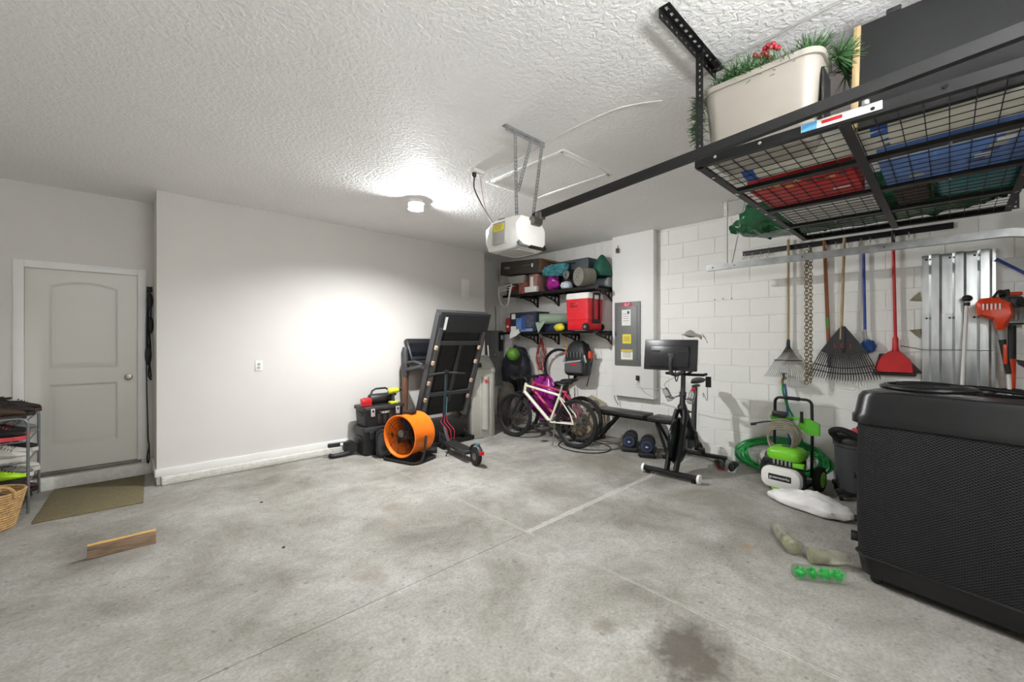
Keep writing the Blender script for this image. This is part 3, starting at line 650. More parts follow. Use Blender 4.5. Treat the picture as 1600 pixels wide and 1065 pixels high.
MB().cyl((0, 0, 1.54), (0, 0, .01), .015, n=12).ob('shaft', wht, wt)
MB().box((0, 0, 1.40), (.05, .04, .2), bev=.012).ext([(-.01, .02, 1.33), (-.01, .07, 1.34), (-.01, .06, 1.30), (-.01, .02, 1.27)], (.02, 0, 0)).ob('trigger_grip', bpl, wt)
gbk = thing('grey_basket', 'grey slotted plastic wall basket behind the trimmer', 'basket', (XW-.075, -.46, 1.72))
MB().box((0, 0, -.09), (.14, .30, .01)).box((.065, 0, 0), (.01, .30, .19)).box((0, .148, 0), (.14, .006, .19)).box((0, -.148, 0), (.14, .006, .19)).box((-.067, 0, .085), (.006, .30, .02)).box((-.067, 0, -.08), (.006, .30, .03)).ob('shell', lgr, gbk)
for k in range(12): MB().box((-.067, -.137+.025*k, .005), (.006, .011, .15)).ob('slat', lgr, gbk)
tag(MB().cyl((XW-.05, -.27, 2.19), (XW-.05, -.50, 1.98), .012, n=10).ob('blue_pole', blu), 'blue pole fixed slanting on the block wall', 'pole')
for k, (y, z) in enumerate(((2.06, 2.005), (1.96, 2.01), (1.86, 2.005))):
    wa = tag(MB().lathe([(.006, 0), (.006, .012), (.003, .02)], (0, 0, 0), (-1, 0, 0), 8).ob('wall_anchor', blk), ('left', 'middle', 'right')[k]+' small dark anchor in the block wall above the exercise bike', 'wall anchor', 'anchors in the block wall'); wa.location = (WX+.002, y, z)
# ---------------- evaporative cooler at right ----------------
ec = thing('evaporative_cooler', 'big black portable cooler with a mesh front at right edge', 'air cooler', (3.495, -.10, 0), -102)
W_, D_ = .97, .54
mesh_m = bpy.data.materials.new('mesh_grille'); mesh_m.use_nodes = True
nt = mesh_m.node_tree; N = nt.nodes; L = nt.links; b = N['Principled BSDF']
tc = N.new('ShaderNodeTexCoord'); mp = N.new('ShaderNodeMapping'); mp.inputs['Rotation'].default_value = (0, 0, 0); L.new(tc.outputs['UV'], mp.inputs[0])
sx = N.new('ShaderNodeSeparateXYZ'); L.new(mp.outputs[0], sx.inputs[0])
def mth(op, a, c=None):
    x = N.new('ShaderNodeMath'); x.operation = op
    for i_, v_ in enumerate((a, c)):
        if v_ is None: continue
        if isinstance(v_, (int, float)): x.inputs[i_].default_value = v_
        else: L.new(v_, x.inputs[i_])
    return x.outputs[0]
ua = mth('ADD', mth('MULTIPLY', sx.outputs[0], 300.), mth('MULTIPLY', sx.outputs[1], 420.)); ub = mth('SUBTRACT', mth('MULTIPLY', sx.outputs[0], 300.), mth('MULTIPLY', sx.outputs[1], 420.))
f = mth('MULTIPLY', mth('SINE', mth('MULTIPLY', ua, .5)), mth('SINE', mth('MULTIPLY', ub, .5)))
f = mth('ABSOLUTE', f)
rp = N.new('ShaderNodeValToRGB'); L.new(f, rp.inputs[0]); rp.color_ramp.elements[0].position = .12; rp.color_ramp.elements[1].position = .34
rp.color_ramp.elements[0].color = lin((44, 44, 47))+(1,); rp.color_ramp.elements[1].color = lin((5, 5, 6))+(1,); L.new(rp.outputs[0], b.inputs['Base Color'])
bp2 = N.new('ShaderNodeBump'); bp2.inputs['Strength'].default_value = .8; bp2.inputs['Distance'].default_value = .003; bp2.invert = True; L.new(f, bp2.inputs['Height']); L.new(bp2.outputs[0], b.inputs['Normal']); b.inputs['Roughness'].default_value = .6; b.inputs['Specular IOR Level'].default_value = .25
mb = MB(); uvl = mb.bm.loops.layers.uv.new('uv')
pr = rrect(W_, D_, .11, 8); per = [0]
for i_ in range(len(pr)): a, c = pr[i_], pr[(i_+1) % len(pr)]; per.append(per[-1]+math.hypot(a[0]-c[0], a[1]-c[1]))
zs = [.17, .4, .7, .99]; kz = [.985, 1.0, 1.0, .99]
rg = [mb.vs([(x*k, y*k, z) for x, y in pr]) for z, k in zip(zs, kz)]
for a in range(3):
    for j in range(len(pr)):
        fce = mb.bm.faces.new((rg[a][j], rg[a][(j+1) % len(pr)], rg[a+1][(j+1) % len(pr)], rg[a+1][j]))
        for lp_, (uu, vv) in zip(fce.loops, ((per[j], zs[a]), (per[j+1], zs[a]), (per[j+1], zs[a+1]), (per[j], zs[a+1]))): lp_[uvl].uv = (uu, vv)
mb.ob('mesh_grille', mesh_m, ec)
bgl = M('black_gloss_plastic', (15, 15, 17), .32, var=.2)
mb = MB(); mb.skin([rsec(mb, W_*k, D_*k, .11*k, z, 8) for z, k in ((.975, .99), (.985, 1.045), (1.03, 1.045), (1.045, 1.02), (1.15, .985), (1.175, .95), (1.18, .90), (1.165, .86))]); mb.ob('lid', bgl, ec)
mb = MB(); mb.skin([rsec(mb, W_*k, D_*k, .10, z, 8) for z, k in ((.055, .90), (.06, .95), (.165, .985), (.172, 1.01), (.18, .98))]); mb.ob('base_tray', bgl, ec)
for s_ in (-1, 1):
    for t_ in (-1, 1):
        c = MB().box((s_*.38, t_*.19, .05), (.05, .04, .04), bev=.006).ob('caster_fork', bpl, ec); MB().cyl((s_*.38, t_*.19-.014, .03), (s_*.38, t_*.19+.014, .03), .029, n=14).ob('caster_wheel', rub, c)
MB().cyl((-.47, -.1, .22), (-.535, -.12, .22), .032, n=14).ob('drain_cap', bpl, ec)
for z in (.34, .62): MB().cyl((-.48, -.12, z), (-.515, -.13, z), .022, n=12).ob('latch_knob', bpl, ec)
hs = MB(); pts = []
for k in range(64):
    a = 2*PI*k/26; pts.append((-.20+.215*math.cos(a)*(1-.0025*k), .0+.16*math.sin(a)*(1-.0025*k), 1.196+.010*(k/26)+.004*math.sin(a*2.3)))
pts += [(.0, .16, 1.215), (.2, .13, 1.20), (.42, .10, 1.20), (.50, .05, 1.205)]
hc = thing('black_hose', 'coiled black rubber hose lying on top of the big cooler', 'hose', (3.495, -.10, .0), -102)
MB().tube(pts, .014, 8).ob('hose_tube', M('hose_black', (26, 26, 27), .3), hc)

# ---------------- pressure washer ----------------
pw = thing('pressure_washer', 'lime green and black pressure washer with white front cowl', 'pressure washer', (4.93, 1.13, 0), -96)
MB().tube([(-.17, .1, .12), (-.17, .12, .60), (-.165, .12, .84)]+arc((-.115, .12, .84), (1, 0, 0), (0, 0, 1), .05, 180, 90, 5)+arc((.115, .12, .84), (1, 0, 0), (0, 0, 1), .05, 90, 0, 5)+[(.17, .12, .60), (.17, .1, .12)], .014, 10).ob('frame_tube', blk, pw)
MB().tube([(-.06, .12, .89), (.06, .12, .89)], .019, 10).ob('handle_grip', rub, pw)
mb = MB(); mb.ext([(-.20, .09, .70), (-.20, .09, .66), (-.185, .09, .65), (-.185, .09, .60), (-.15, .09, .58), (-.06, .09, .60), (.06, .09, .60), (.16, .09, .54), (.235, .09, .55), (.235, .09, .66), (.16, .09, .70)], (0, .035, 0)); mb.ob('hose_bracket', M('bracket_green', (88, 176, 44), .4, var=.05), pw)
MB().box((0, .086, .65), (.13, .006, .045), bev=.003).ob('bracket_label', lgr, pw)
mb = MB()
for k in range(6): mb.tube([(-.05+(.155-.008*k)*math.cos(a), .02-.018*k+.012*math.sin(a*3+k), .53+(.15-.007*k)*math.sin(a)-.01*k) for a in [2*PI*i/26 for i in range(26)]], .0085, 7, closed=True)
mb.ob('high_pressure_hose', M('taupe_hose', (132, 124, 108), .45), pw)
mb = MB().tube([(-.36, .03, .585), (-.25, .05, .62), (-.16, .06, .64), (.02, .06, .68)], .008, 8).cyl((-.37, .03, .578), (-.32, .04, .592), .014, n=10); mb.ob('spray_lance', bpl, pw)
MB().box((-.1, .05, .725), (.14, .05, .06), bev=.02).cyl((.09, .08, .66), (.09, .08, .77), .014, n=10).ob('trigger_gun', bpl, pw)
mb = MB(); mb.skin([mb.vs([(x*k, y*k-.03, z) for x, y in rrect(.30, .26, .06, 5)]) for z, k in ((.30, .95), (.33, 1.05), (.38, 1.0), (.41, .8), (.418, .5))]); mb.ob('engine_cap', grn, pw)
MB().box((.0, -.03, .415), (.10, .05, .016), bev=.006).ob('cap_badge', bpl, pw)
MB().box((0, -.02, .25), (.27, .22, .12), bev=.02).cyl((-.19, -.02, .26), (-.10, -.02, .26), .075, n=18).ob('motor', bpl, pw)
for k in range(5): MB().box((-.08+.035*k, -.135, .27), (.02, .02, .07), bev=.004).ob('cooling_fin', galv, pw)
MB().box((.13, -.12, .27), (.1, .05, .05), bev=.01).ob('pump_head', grn, pw)
mb = MB(); mb.skin([mb.vs([(x, y0, z+.13) for x, z in rrect(.36*k, .21*k, .085*k, 6)]) for y0, k in ((-.12, 1.0), (-.19, 1.0), (-.215, .94), (-.225, .82))]); mb.ob('front_cowl', wht, pw)
mb = MB(); mb.skin([mb.vs([(x, y0, z+.13) for x, z in rrect(.385, .235, .095, 6)]) for y0 in (-.11, -.165)]); mb.ob('cowl_trim', bpl, pw)
lbp = MB().box((0, -.226, .14), (.2, .008, .058), bev=.004).ob('name_plate', bpl, pw)
text('greenworks', .037, pap, lbp, (0, -.231, .141), (R(90), 0, 0))
MB().box((0, -.20, .025), (.15, .05, .035), bev=.008).ob('front_foot', grn, pw)
MB().box((0, .03, .06), (.36, .25, .03), bev=.01).ob('base_frame', bpl, pw)
for s_ in (-1, 1):
    w_ = MB().lathe([(.06, -.03), (.115, -.028), (.125, -.012), (.125, .012), (.115, .028), (.06, .03)], (s_*.235, .10, .125), (1, 0, 0), 24).ob('wheel', rub, pw)
    MB().lathe([(.02, -.034), (.075, -.033), (.08, -.02), (.08, .02), (.075, .033), (.02, .034)], (s_*.235, .10, .125), (1, 0, 0), 20).ob('hub', grn, w_)
# garden hose
mb = MB(); pts = []
random.seed(9); nl = 9
for k in range(nl*26):
    a = 2*PI*k/26; l = k/26; rr_ = .40+.045*math.sin(l*2.1)
    yy = 1.30-rr_*math.cos(a)*1.02; q = (.22+.012*l/2)*(1+math.sin(a)); pts.append((5.25+.02*math.sin(l*1.7)+.55*q*.9, yy+.03*math.sin(l*3), .016+.011*l*.4+q*.62))
for k, p in enumerate(pts): pts[k] = (min(p[0], 5.46), p[1], p[2])
tag(MB().tube(pts, .0105, 7).ob('garden_hose', hgr), 'green garden hose coiled behind the pressure washer', 'hose')
fc = thing('wall_faucet', 'brass wall faucet with blue handle below steel rake', 'faucet', (XW-.006, 1.29, 1.06))
MB().cyl((0, 0, 0), (-.09, 0, 0), .014, n=12).cyl((-.06, 0, 0), (-.07, 0, .05), .012, n=10).tube(bez([(-.08, 0, 0), (-.11, 0, -.015), (-.12, 0, -.06)], 5), .013, 10).ob('spout', M('brass', (150, 128, 84), .35, .9), fc)
MB().lathe([(.004, 0), (.032, .002), (.034, .01), (.004, .014)], (-.07, 0, .05), n=16).ob('handle_wheel', M('valve_blue', (70, 110, 170), .4), fc)
wl([(XW-.126, 1.29, 1.0), (XW-.13, 1.28, .9), (XW-.12, 1.24, .75), (XW-.09, 1.18, .60), (XW-.08, 1.1, .3), (XW-.08, 1.1, .05)], .011, 'faucet_hose', hgr, 'green hose dropping from the wall faucet', 'hose', 8)
wl([(XW-.104, 1.275, 1.005), (XW-.104, 1.26, .9), (XW-.09, 1.25, .7), (XW-.07, 1.24, .4), (XW-.06, 1.24, .03)], .012, 'blue_hose', M('hose_blue', (70, 110, 180), .4), 'light blue hose hanging straight from the wall faucet', 'hose', 8)

# ---------------- shop vacuum ----------------
sv = thing('shop_vacuum', 'dark grey shop vacuum with red lid behind the big cooler', 'vacuum', (5.10, .60, 0), -75)
MB().lathe([(.14, .07), (.165, .08), (.185, .48), (.195, .49), (.195, .515), (.18, .52)], n=28).ob('tub', M('vac_grey', (66, 68, 70), .5), sv)
MB().lathe([(.195, .515), (.2, .55), (.17, .60), (.10, .62), (.0, .62)], n=28).ob('motor_lid', bpl, sv)
MB().box((.05, -.10, .625), (.22, .16, .09), bev=.03).ob('lid_cover', red, sv)
MB().box((.05, -.15, .685), (.17, .05, .03), bev=.01).ob('carry_grip', bpl, sv)
MB().cyl((.12, .05, .60), (.12, .05, 1.02), .024, n=14).ob('wand', bpl, sv)
MB().tube(bez([(-.16, -.12, .55), (-.22, -.15, .63), (-.14, -.22, .66), (.02, -.26, .58), (.14, -.25, .47), (.2, -.17, .42)], 6), .028, 10).ob('suction_hose', rub, sv)
for s_ in (-1, 1):
    for t_ in (-1, 1):
        c = MB().box((s_*.15, t_*.15, .075), (.07, .07, .04), bev=.012).ob('caster_mount', bpl, sv); MB().cyl((s_*.15-.014, t_*.17, .034), (s_*.15+.014, t_*.17, .034), .034, n=14).ob('caster_wheel', rub, c)

# ---------------- floor litter by the cooler ----------------
bagm = M('white_poly_bag', (240, 238, 236), .35, var=.04, bump=.8, bs=10)
def bag(name, mat, c, r, rz, label, seed=2, cat='bag'):
    mb = MB(); n, m = 34, 20; random.seed(seed)
    ph = [(random.uniform(3, 11), random.uniform(0, 6), random.uniform(-4, 4)) for _ in range(9)]
    mb.sph((0, 0, 0), 1, n, m); ca, sa = math.cos(R(rz)), math.sin(R(rz))
    for v in mb.bm.verts:
        p = v.co.copy(); a = math.atan2(p.y, p.x); k = 1+sum(math.sin(f*a+h+g_*p.z) for f, h, g_ in ph)*.022+.10*math.sin(a*1.+.6)
        x, y = p.x*r[0]*k, p.y*r[1]*k; z = max(p.z, -.35)*r[2]*(1+.10*math.sin(5*p.x+2*p.y))*(1.05-.35*abs(p.x-.2))
        v.co = V((c[0]+x*ca-y*sa, c[1]+x*sa+y*ca, c[2]+z+.35*r[2]*1.0))
    random.seed(4)
    for v in mb.bm.verts: q_ = v.co; v.co = q_+V((0, 0, 1))*.006*(math.sin(q_.x*61+q_.y*47)+math.sin(q_.y*97-q_.x*33+2))*(1 if q_.z > .02 else 0)+V((random.uniform(-1, 1), random.uniform(-1, 1), random.uniform(-1, 1)))*.004
    mn = min(v.co.z for v in mb.bm.verts)
    for v in mb.bm.verts: v.co.z += .001-mn if v.co.z < .02+mn else .001-mn
    return tag(mb.ob(name, mat), label, cat)
bag('plastic_bag', bagm, (4.43, .88, 0), (.34, .15, .105), 256, 'crumpled white plastic bag lying on the concrete floor')
cell = M('clear_cellophane', (206, 204, 186), .12, var=.12, vs=18, trans=.65, bump=.8, bs=14)
def wrapped(a, b_, r, label):
    a, b_ = V(a), V(b_); d = (b_-a).normalized(); u = V((0, 0, 1)); v = d.cross(u); L_ = (b_-a).length
    t = tag(bpy.data.objects.new('wrapped_bottle', None), label, 'bottle'); COL.objects.link(t); t.location = (a.x, a.y, 0)
    o = V((a.x, a.y, 0)); mb = MB(); n = 18
    mb.skin([mb.ring(a-o+d*(L_*q), u, v, r*k*(1+.05*math.sin(q*21)), n) for q, k in ((0, .75), (.03, .98), (.2, 1), (.4, .96), (.55, 1), (.75, .9), (.9, .62), (1, .45))]); mb.ob('wrapper', cell, t)
    mb = MB(); mb.skin([mb.ring(a-o+d*(L_*q), u, v, r*k, n) for q, k in ((.06, .6), (.08, .8), (.28, .82), (.3, .7))]); mb.ob('liquid_label', M('label_lime', (168, 186, 60), .5, var=.4, vs=20), t)
    mb = MB(); mb.skin([mb.ring(a-o+d*(L_*q), u, v, r*k, n) for q, k in ((.33, .7), (.34, .82), (.44, .82), (.45, .7))]); mb.ob('contents', M('brown_contents', (128, 98, 62), .6, var=.3, vs=20), t)
    return t
wrapped((3.40, .745, .052), (3.70, .93, .05), .05, 'clear wrapped bottle with green label lying farther from the green brush')
wrapped((3.36, .655, .05), (3.50, .46, .052), .05, 'clear wrapped bottle lying just behind the green bristle rolls')
gk = thing('green_bristle_rolls', 'bright green bristle rolls in a clear package on floor', 'brush', (3.165, .565, 0), -53)
MB().box((0, 0, .042), (.29, .075, .08), bev=.018, seg=3).ob('clear_pack', M('clear_pack', (225, 235, 228), .1, trans=.9, alpha=.35), gk)
spk = M('bristle_green', (20, 190, 70), .35, var=.2)
for k in range(4):
    mb = MB(); c = V((-.105+.07*k, 0, .042))
    for q in range(150):
        d = V((random.gauss(0, 1), random.gauss(0, 1), random.gauss(0, 1))).normalized(); mb.cyl(c, c+V((d.x*.038, d.y*.034, d.z*.036)), .0022, .0012, n=3)
    mb.sph(c, .022, 10, 7); mb.ob('bristle_roll', spk, gk)

# ---------------- exercise bike ----------------
eb = thing('exercise_bike', 'black indoor exercise bike with a large screen', 'exercise bike', (4.34, 2.09, 0), 3)
# local x = backwards along world +X, y along world +Y
MB().box((0, 0, .055), (.07, .60, .045), bev=.012).ob('front_stabiliser', blk, eb)
for s_ in (-1, 1):
    MB().cyl((0, s_*.29, .05), (0, s_*.315, .05), .048, n=16).ob('transport_wheel', wht, eb); MB().cyl((.0, s_*.25, .0), (0, s_*.25, .04), .025, n=12).ob('foot', rub, eb)
for s_ in (-1, 1): MB().tube([(.03, s_*.05, .07), (.15, s_*.055, .35), (.27, s_*.055, .62), (.30, s_*.04, .70)], .028, 10, flat=1.4).ob('fork_leg', blk, eb)
MB().lathe([(.03, -.025), (.20, -.022), (.25, -.018), (.255, -.012), (.255, .012), (.25, .018), (.20, .022), (.03, .025)], (.22, 0, .36), (0, 1, 0), 40).ob('flywheel', M('flywheel_dark', (24, 30, 27), .25, .6), eb)
MB().tube([(.30, 0, .70), (.34, 0, .76), (.36, 0, .95), (.37, 0, 1.16)], [.034, .032, .026, .026], 12).cyl((.35, 0, .84), (.355, 0, .9), .038, n=14).ob('handlebar_post', gpl, eb)
MB().tube([(.32, 0, .74), (.52, 0, .50), (.74, 0, .26), (.98, 0, .09)], [.046, .046, .044, .036], 12, flat=1.3).ob('main_frame', blk, eb)
MB().tube([(.66, 0, .30), (.70, 0, .60), (.74, 0, .92)], [.036, .03, .026], 12).ob('seat_post', gpl, eb)
MB().cyl((.70, 0, .62), (.70, .06, .62), .012, n=8).sph((.70, .07, .62), .022).ob('adjust_knob', bpl, eb)
MB().box((.76, 0, .935), (.16, .05, .03), bev=.01).ob('seat_slider', gpl, eb)
mb = MB(); mb.skin([mb.ring(V((x, 0, .985+dz)), V((0, 1, 0)), V((0, 0, 1)), w_, 12, h_) for x, w_, h_, dz in ((.62, .012, .01, 0), (.66, .025, .02, .005), (.74, .045, .026, .002), (.82, .08, .03, .01), (.88, .075, .028, .02), (.90, .05, .02, .022))]); mb.ob('saddle', bpl, eb)
MB().box((1.0, 0, .055), (.07, .56, .045), bev=.012).ob('rear_stabiliser', blk, eb)
for s_ in (-1, 1): MB().cyl((1.0, s_*.24, 0), (1.0, s_*.24, .04), .025, n=12).ob('foot', rub, eb)
MB().cyl((.60, -.06, .36), (.60, .06, .36), .055, n=18).lathe([(.02, -.03), (.15, -.02), (.15, .02), (.02, .03)], (.57, .0, .36), (0, 1, 0), 28).ob('crank_cover', blk, eb)
for s_ in (-1, 1):
    cr = MB().tube([(.60, s_*.075, .36), (.60+s_*.1, s_*.085, .36-s_*-.12)], .013, 8).ob('crank_arm', gpl, eb)
    MB().box((.60+s_*.1, s_*.135, .36+s_*.12), (.10, .09, .025), bev=.008).tube(arc((.60+s_*.1, s_*.135, .37+s_*.12), (1, 0, 0), (0, 0, 1), .06, 0, 180, 6), .01, 6).ob('pedal', bpl, cr)
MB().tube([(.52, -.2, 1.10), (.40, -.21, 1.10), (.36, -.12, 1.10), (.36, .12, 1.10), (.40, .21, 1.10), (.52, .2, 1.10)], .016, 10).tube([(.37, -.04, 1.10), (.50, -.045, 1.13), (.58, -.05, 1.16)], .016, 10).tube([(.37, .04, 1.10), (.50, .045, 1.13), (.58, .05, 1.16)], .016, 10).ob('handlebars', rub, eb)
scr = MB().box((.14, .06, 1.325), (.03, .60, .345), rot=(0, R(6), 0), bev=.012).box((.115, .06, 1.31), (.03, .44, .24), rot=(0, R(6), 0), bev=.014).ob('screen', M('screen_shell', (34, 34, 36), .32), eb)
for s_ in (-1, 1): MB().box((.102, .06+s_*.15, 1.37), (.006, .09, .016), rot=(0, R(6), 0)).ob('vent', bpl, scr)
MB().tube([(.10, .03, 1.30), (.075, .03, 1.22), (.11, .03, 1.12), (.2, .02, 1.10), (.34, 0, 1.12)], .022, 10).box((.098, .03, 1.31), (.012, .07, .07), bev=.004).ob('screen_arm', gpl, eb)
MB().tube(bez([(.11, -.02, 1.19), (.06, -.03, 1.10), (.1, -.03, 1.04), (.18, -.02, 1.10)], 5), .006, 6).ob('screen_cable', rub, eb)
clr = M('clear_bottle', (214, 218, 216), .08, trans=.85)
for (x, y, cap) in ((.30, -.11, red), (.30, .11, wht)):
    bt = tag(MB().lathe([(.03, .0), (.036, .01), (.036, .12), (.03, .15), (.02, .16)], n=16).ob('water_bottle', clr), ('red' if cap is red else 'white')+' capped clear bottle in the exercise bike cage', 'bottle')
    bt.location = (4.34+x-.06, 2.09+y, .80); bt.rotation_euler = (R(20 if y < 0 else -20), R(-15), 0)
    MB().cyl((0, 0, .16), (0, 0, .185), .022, n=12).ob('cap', cap, bt)
    MB().torus((x-.05, y*.9, .84), (0, .3 if y < 0 else -.3, 1), .042, .005, 18, 6).tube([(x-.03, y*.55, .84), (x+.04, y*.2, .86)], .006, 6).ob('bottle_cage', bpl, eb)
MB().box((.47, -.24, 1.02), (.02, .06, .12), bev=.006).ob('phone_holder', bpl, eb)
MB().tube(bez([(.47, -.23, .96), (.55, -.2, .8), (.72, -.1, .86), (.78, -.08, .8)], 6), .003, 6).ob('earphone_wire', gpl, eb)
cp = thing('crumpled_cloth', 'crumpled grey and white cloth resting on bike screen', 'cloth', (4.62, 1.975, 1.52), 20)
mb = MB(); mb.grid(lambda u_, v_: V(((u_-.5)*.16, (v_-.5)*.20, .05*math.sin(u_*PI)*math.sin(v_*PI)+.025*math.sin(7*u_)*math.cos(5*v_)+.03*v_)), 12, 12); mb.ob('cloth', M('grey_cloth', (150, 146, 136), .85, var=.2), cp)
mb = MB(); mb.grid(lambda u_, v_: V(((u_-.5)*.12+.02, -.10-.05*v_+.01*math.sin(6*u_), .03-.075*v_*v_+.02*math.sin(u_*5))), 8, 8); mb.ob('brim', pap, cp)
# cycling shoes under the bike
for k, (x, y, rz) in enumerate(((5.12, 1.86, 30), (5.14, 1.72, 10))):
    sh = thing('cycling_shoe', ('nearer' if k == 0 else 'farther')+' black and red shoe on the floor behind the exercise bike', 'shoe', (x, y, 0), rz, 'shoes behind the exercise bike')
    mb = MB(); mb.skin([mb.ring(V((a, 0, h_*.5+.012)), V((0, 1, 0)), V((0, 0, 1)), w_, 12, h_*.5) for a, w_, h_ in ((-.14, .02, .03), (-.13, .034, .09), (-.07, .038, .10), (0, .04, .085), (.06, .047, .065), (.11, .045, .05), (.145, .02, .03))]); mb.ob('upper', bpl, sh)
    MB().box((0, 0, .009), (.27, .075, .018), bev=.008).ob('sole', red if k == 0 else wht, sh)

# ---------------- weight bench ----------------
wbn = thing('weight_bench', 'flat black padded weight bench along the block wall', 'weight bench', (5.17, 3.0, 0))
vin = M('black_vinyl', (34, 34, 35), .35, var=.15, bump=.1)
MB().box((0, .20, .475), (.30, .82, .05), bev=.018).ob('back_pad', vin, wbn)
MB().box((0, -.43, .465), (.30, .34, .05), bev=.018).ob('seat_pad', vin, wbn)
MB().box((0, -.02, .425), (.06, 1.28, .05), bev=.006).box((-.02, .68, .45), (.30, .03, .03), bev=.006).ob('spine', blk, wbn)
for a, b_ in (((-.02, .25, .41), (-.10, .62, .04)), ((.02, .25, .41), (.10, .62, .04)), ((-.02, -.33, .41), (-.10, -.52, .04)), ((.02, -.33, .41), (.10, -.52, .04))): MB().tube([a, b_], .02, 8).ob('leg', blk, wbn)
for y in (.63, -.53): MB().box((0, y, .022), (.42, .045, .044), bev=.01).ob('foot_bar', blk, wbn)
# adjustable dumbbells
dbb = M('dumbbell_blue', (40, 62, 110), .4)
def dumbbell(x, y, rz, label):
    t = thing('dumbbell', label, 'dumbbell', (x, y, 0), rz, 'adjustable dumbbells by the bench')
    MB().box((.0, 0, .04), (.42, .21, .05), bev=.012).box((0, 0, .02), (.40, .18, .038), bev=.006).ob('cradle', bpl, t)
    MB().box((-.10, -.107, .04), (.12, .004, .02)).ob('cradle_label', pap, t)
    MB().cyl((-.06, 0, .145), (.06, 0, .145), .018, n=12).ob('handle', chrome, t)
    for s_ in (-1, 1):
        for k in range(5): MB().lathe([(.03, -.012), (.092-.003*k, -.012), (.095-.003*k, 0), (.092-.003*k, .012), (.03, .012)], (s_*(.075+.026*k), 0, .145), (1, 0, 0), 24).ob('weight_plate', bpl, t)
        d_ = MB().lathe([(.068, 0), (.07, .014), (.055, .016), (.055, .010), (.0, .010)], (s_*.193, 0, .145), (s_, 0, 0), 24).ob('selector_dial', dbb, t)
        MB().cyl((s_*.203, 0, .145), (s_*.207, 0, .145), .05, n=20).ob('dial_face', bpl, d_)
        MB().ext([(s_*.207, -.028, .15), (s_*.207, -.008, .14), (s_*.207, 0, .158), (s_*.207, .008, .14), (s_*.207, .028, .15), (s_*.207, 0, .128)], (s_*.002, 0, 0)).ob('dial_mark', pap, d_)
    return t
dumbbell(5.10, 3.02, 25, 'black adjustable dumbbell on cradle nearer the bicycles')
dumbbell(5.02, 2.72, 25, 'black adjustable dumbbell on cradle nearer the exercise bike')
# ---------------- electrical panel and bits on the chase ----------------
ep = thing('electrical_panel', 'grey electrical breaker panel with labels on white chase', 'breaker panel', (BX-.001, 3.238, 1.582), -90)
MB().box((0, -.008, 0), (.418, .016, .925), bev=.004).ob('cover', M('panel_grey', (112, 114, 113), .45, var=.04), ep)
MB().box((0.0, -.019, -.0), (.32, .008, .80), bev=.003).ob('door', M('panel_grey_door', (118, 120, 119), .45, var=.04), ep)
ov = MB(); ov.skin([ov.vs([(.085*math.cos(a), y_, .424+.034*math.sin(a)) for a in [2*PI*k/24 for k in range(24)]]) for y_ in (-.017, -.020)]); ov = ov.ob('oval_sticker', M('sticker_magenta', (206, 40, 84), .5), ep)
text('ELP', .055, pap, ov, (0, -.0208, .424), (R(90), 0, 0))
for (x, z, w_, h_, m_) in ((-.01, .235, .145, .23, pap), (0, -.075, .14, .135, yel), (0, -.305, .19, .15, pap)):
    l = MB().box((x, -.0235, z), (w_, .0015, h_)).ob('label_sheet', m_, ep)
    if m_ is pap and z < 0: MB().box((x, -.025, z+.055), (w_, .0015, .035)).box((x, -.025, z-.07), (w_, .0015, .012)).ob('label_border', M('label_amber', (222, 190, 60), .5), l)
    for k in range(4): MB().box((x, -.0247, z+h_*(.22-.14*k)), (w_*.7, .001, .006)).ob('print_line', mgr, l)
    if z > .1: MB().box((x+.035, -.0247, z+.075), (.035, .001, .035)).ob('print_patch', gpl, l)
MB().box((.0-.185, -.024, .0), (.012, .012, .05), bev=.003).ob('door_latch', bpl, ep)
pb = thing('sensor_box', 'small black and beige device high on the white chase', 'sensor', (BX-.001, 3.40, 2.815), -90)
MB().box((0, -.015, 0), (.05, .03, .07), bev=.004).ob('case', M('beige_box', (150, 142, 122), .5), pb)
MB().box((.012, -.034, 0), (.03, .012, .06), bev=.004).tube([(0, -.01, .035), (.005, -.012, .08)], .004, 6).ob('front_cap', bpl, pb)
wl([(BX-.005, 3.07, .93), (BX-.06, 3.05, .86), (BX-.15, 2.95, .83), (5.1, 2.6, .86), (4.9, 2.4, .98), (4.78, 2.2, 1.08)], .004, 'charger_cable', lgr, 'thin grey cable from wall outlet to the exercise bike', 'cable')
oc = thing('plug_adapter', 'small black plug adapter low on the white chase', 'plug', (BX-.001, 3.07, .95), -90)
MB().box((0, -.018, 0), (.04, .036, .07), bev=.006).ob('body', bpl, oc)
wl([(BX-.004, 3.46, .66), (BX+.02, 3.46, .60), (BX+.04, 3.42, .52)], .006, 'ground_wire', mgr, 'short grey wire hanging below the white chase', 'wire')

# outlet and blank plate on the long wall
def plate(x, z, w_, h_, label, cat, outlet):
    t = thing('wall_outlet' if outlet else 'blank_wall_plate', label, cat, (x, YL, z))
    MB().box((0, -.004, 0), (w_, .008, h_), bev=.003).ob('plate', wht, t)
    if outlet:
        for s_ in (-1, 1): MB().box((0, -.009, s_*.02), (.032, .004, .028), bev=.003).ob('socket', lgr, t)
    return t
plate(1.195, 1.19, .072, .116, 'white duplex outlet on the long drywall', 'outlet', 1)
plate(4.22, 2.36, .17, .30, 'white blank cover plate near right end of long drywall', 'wall plate', 0)

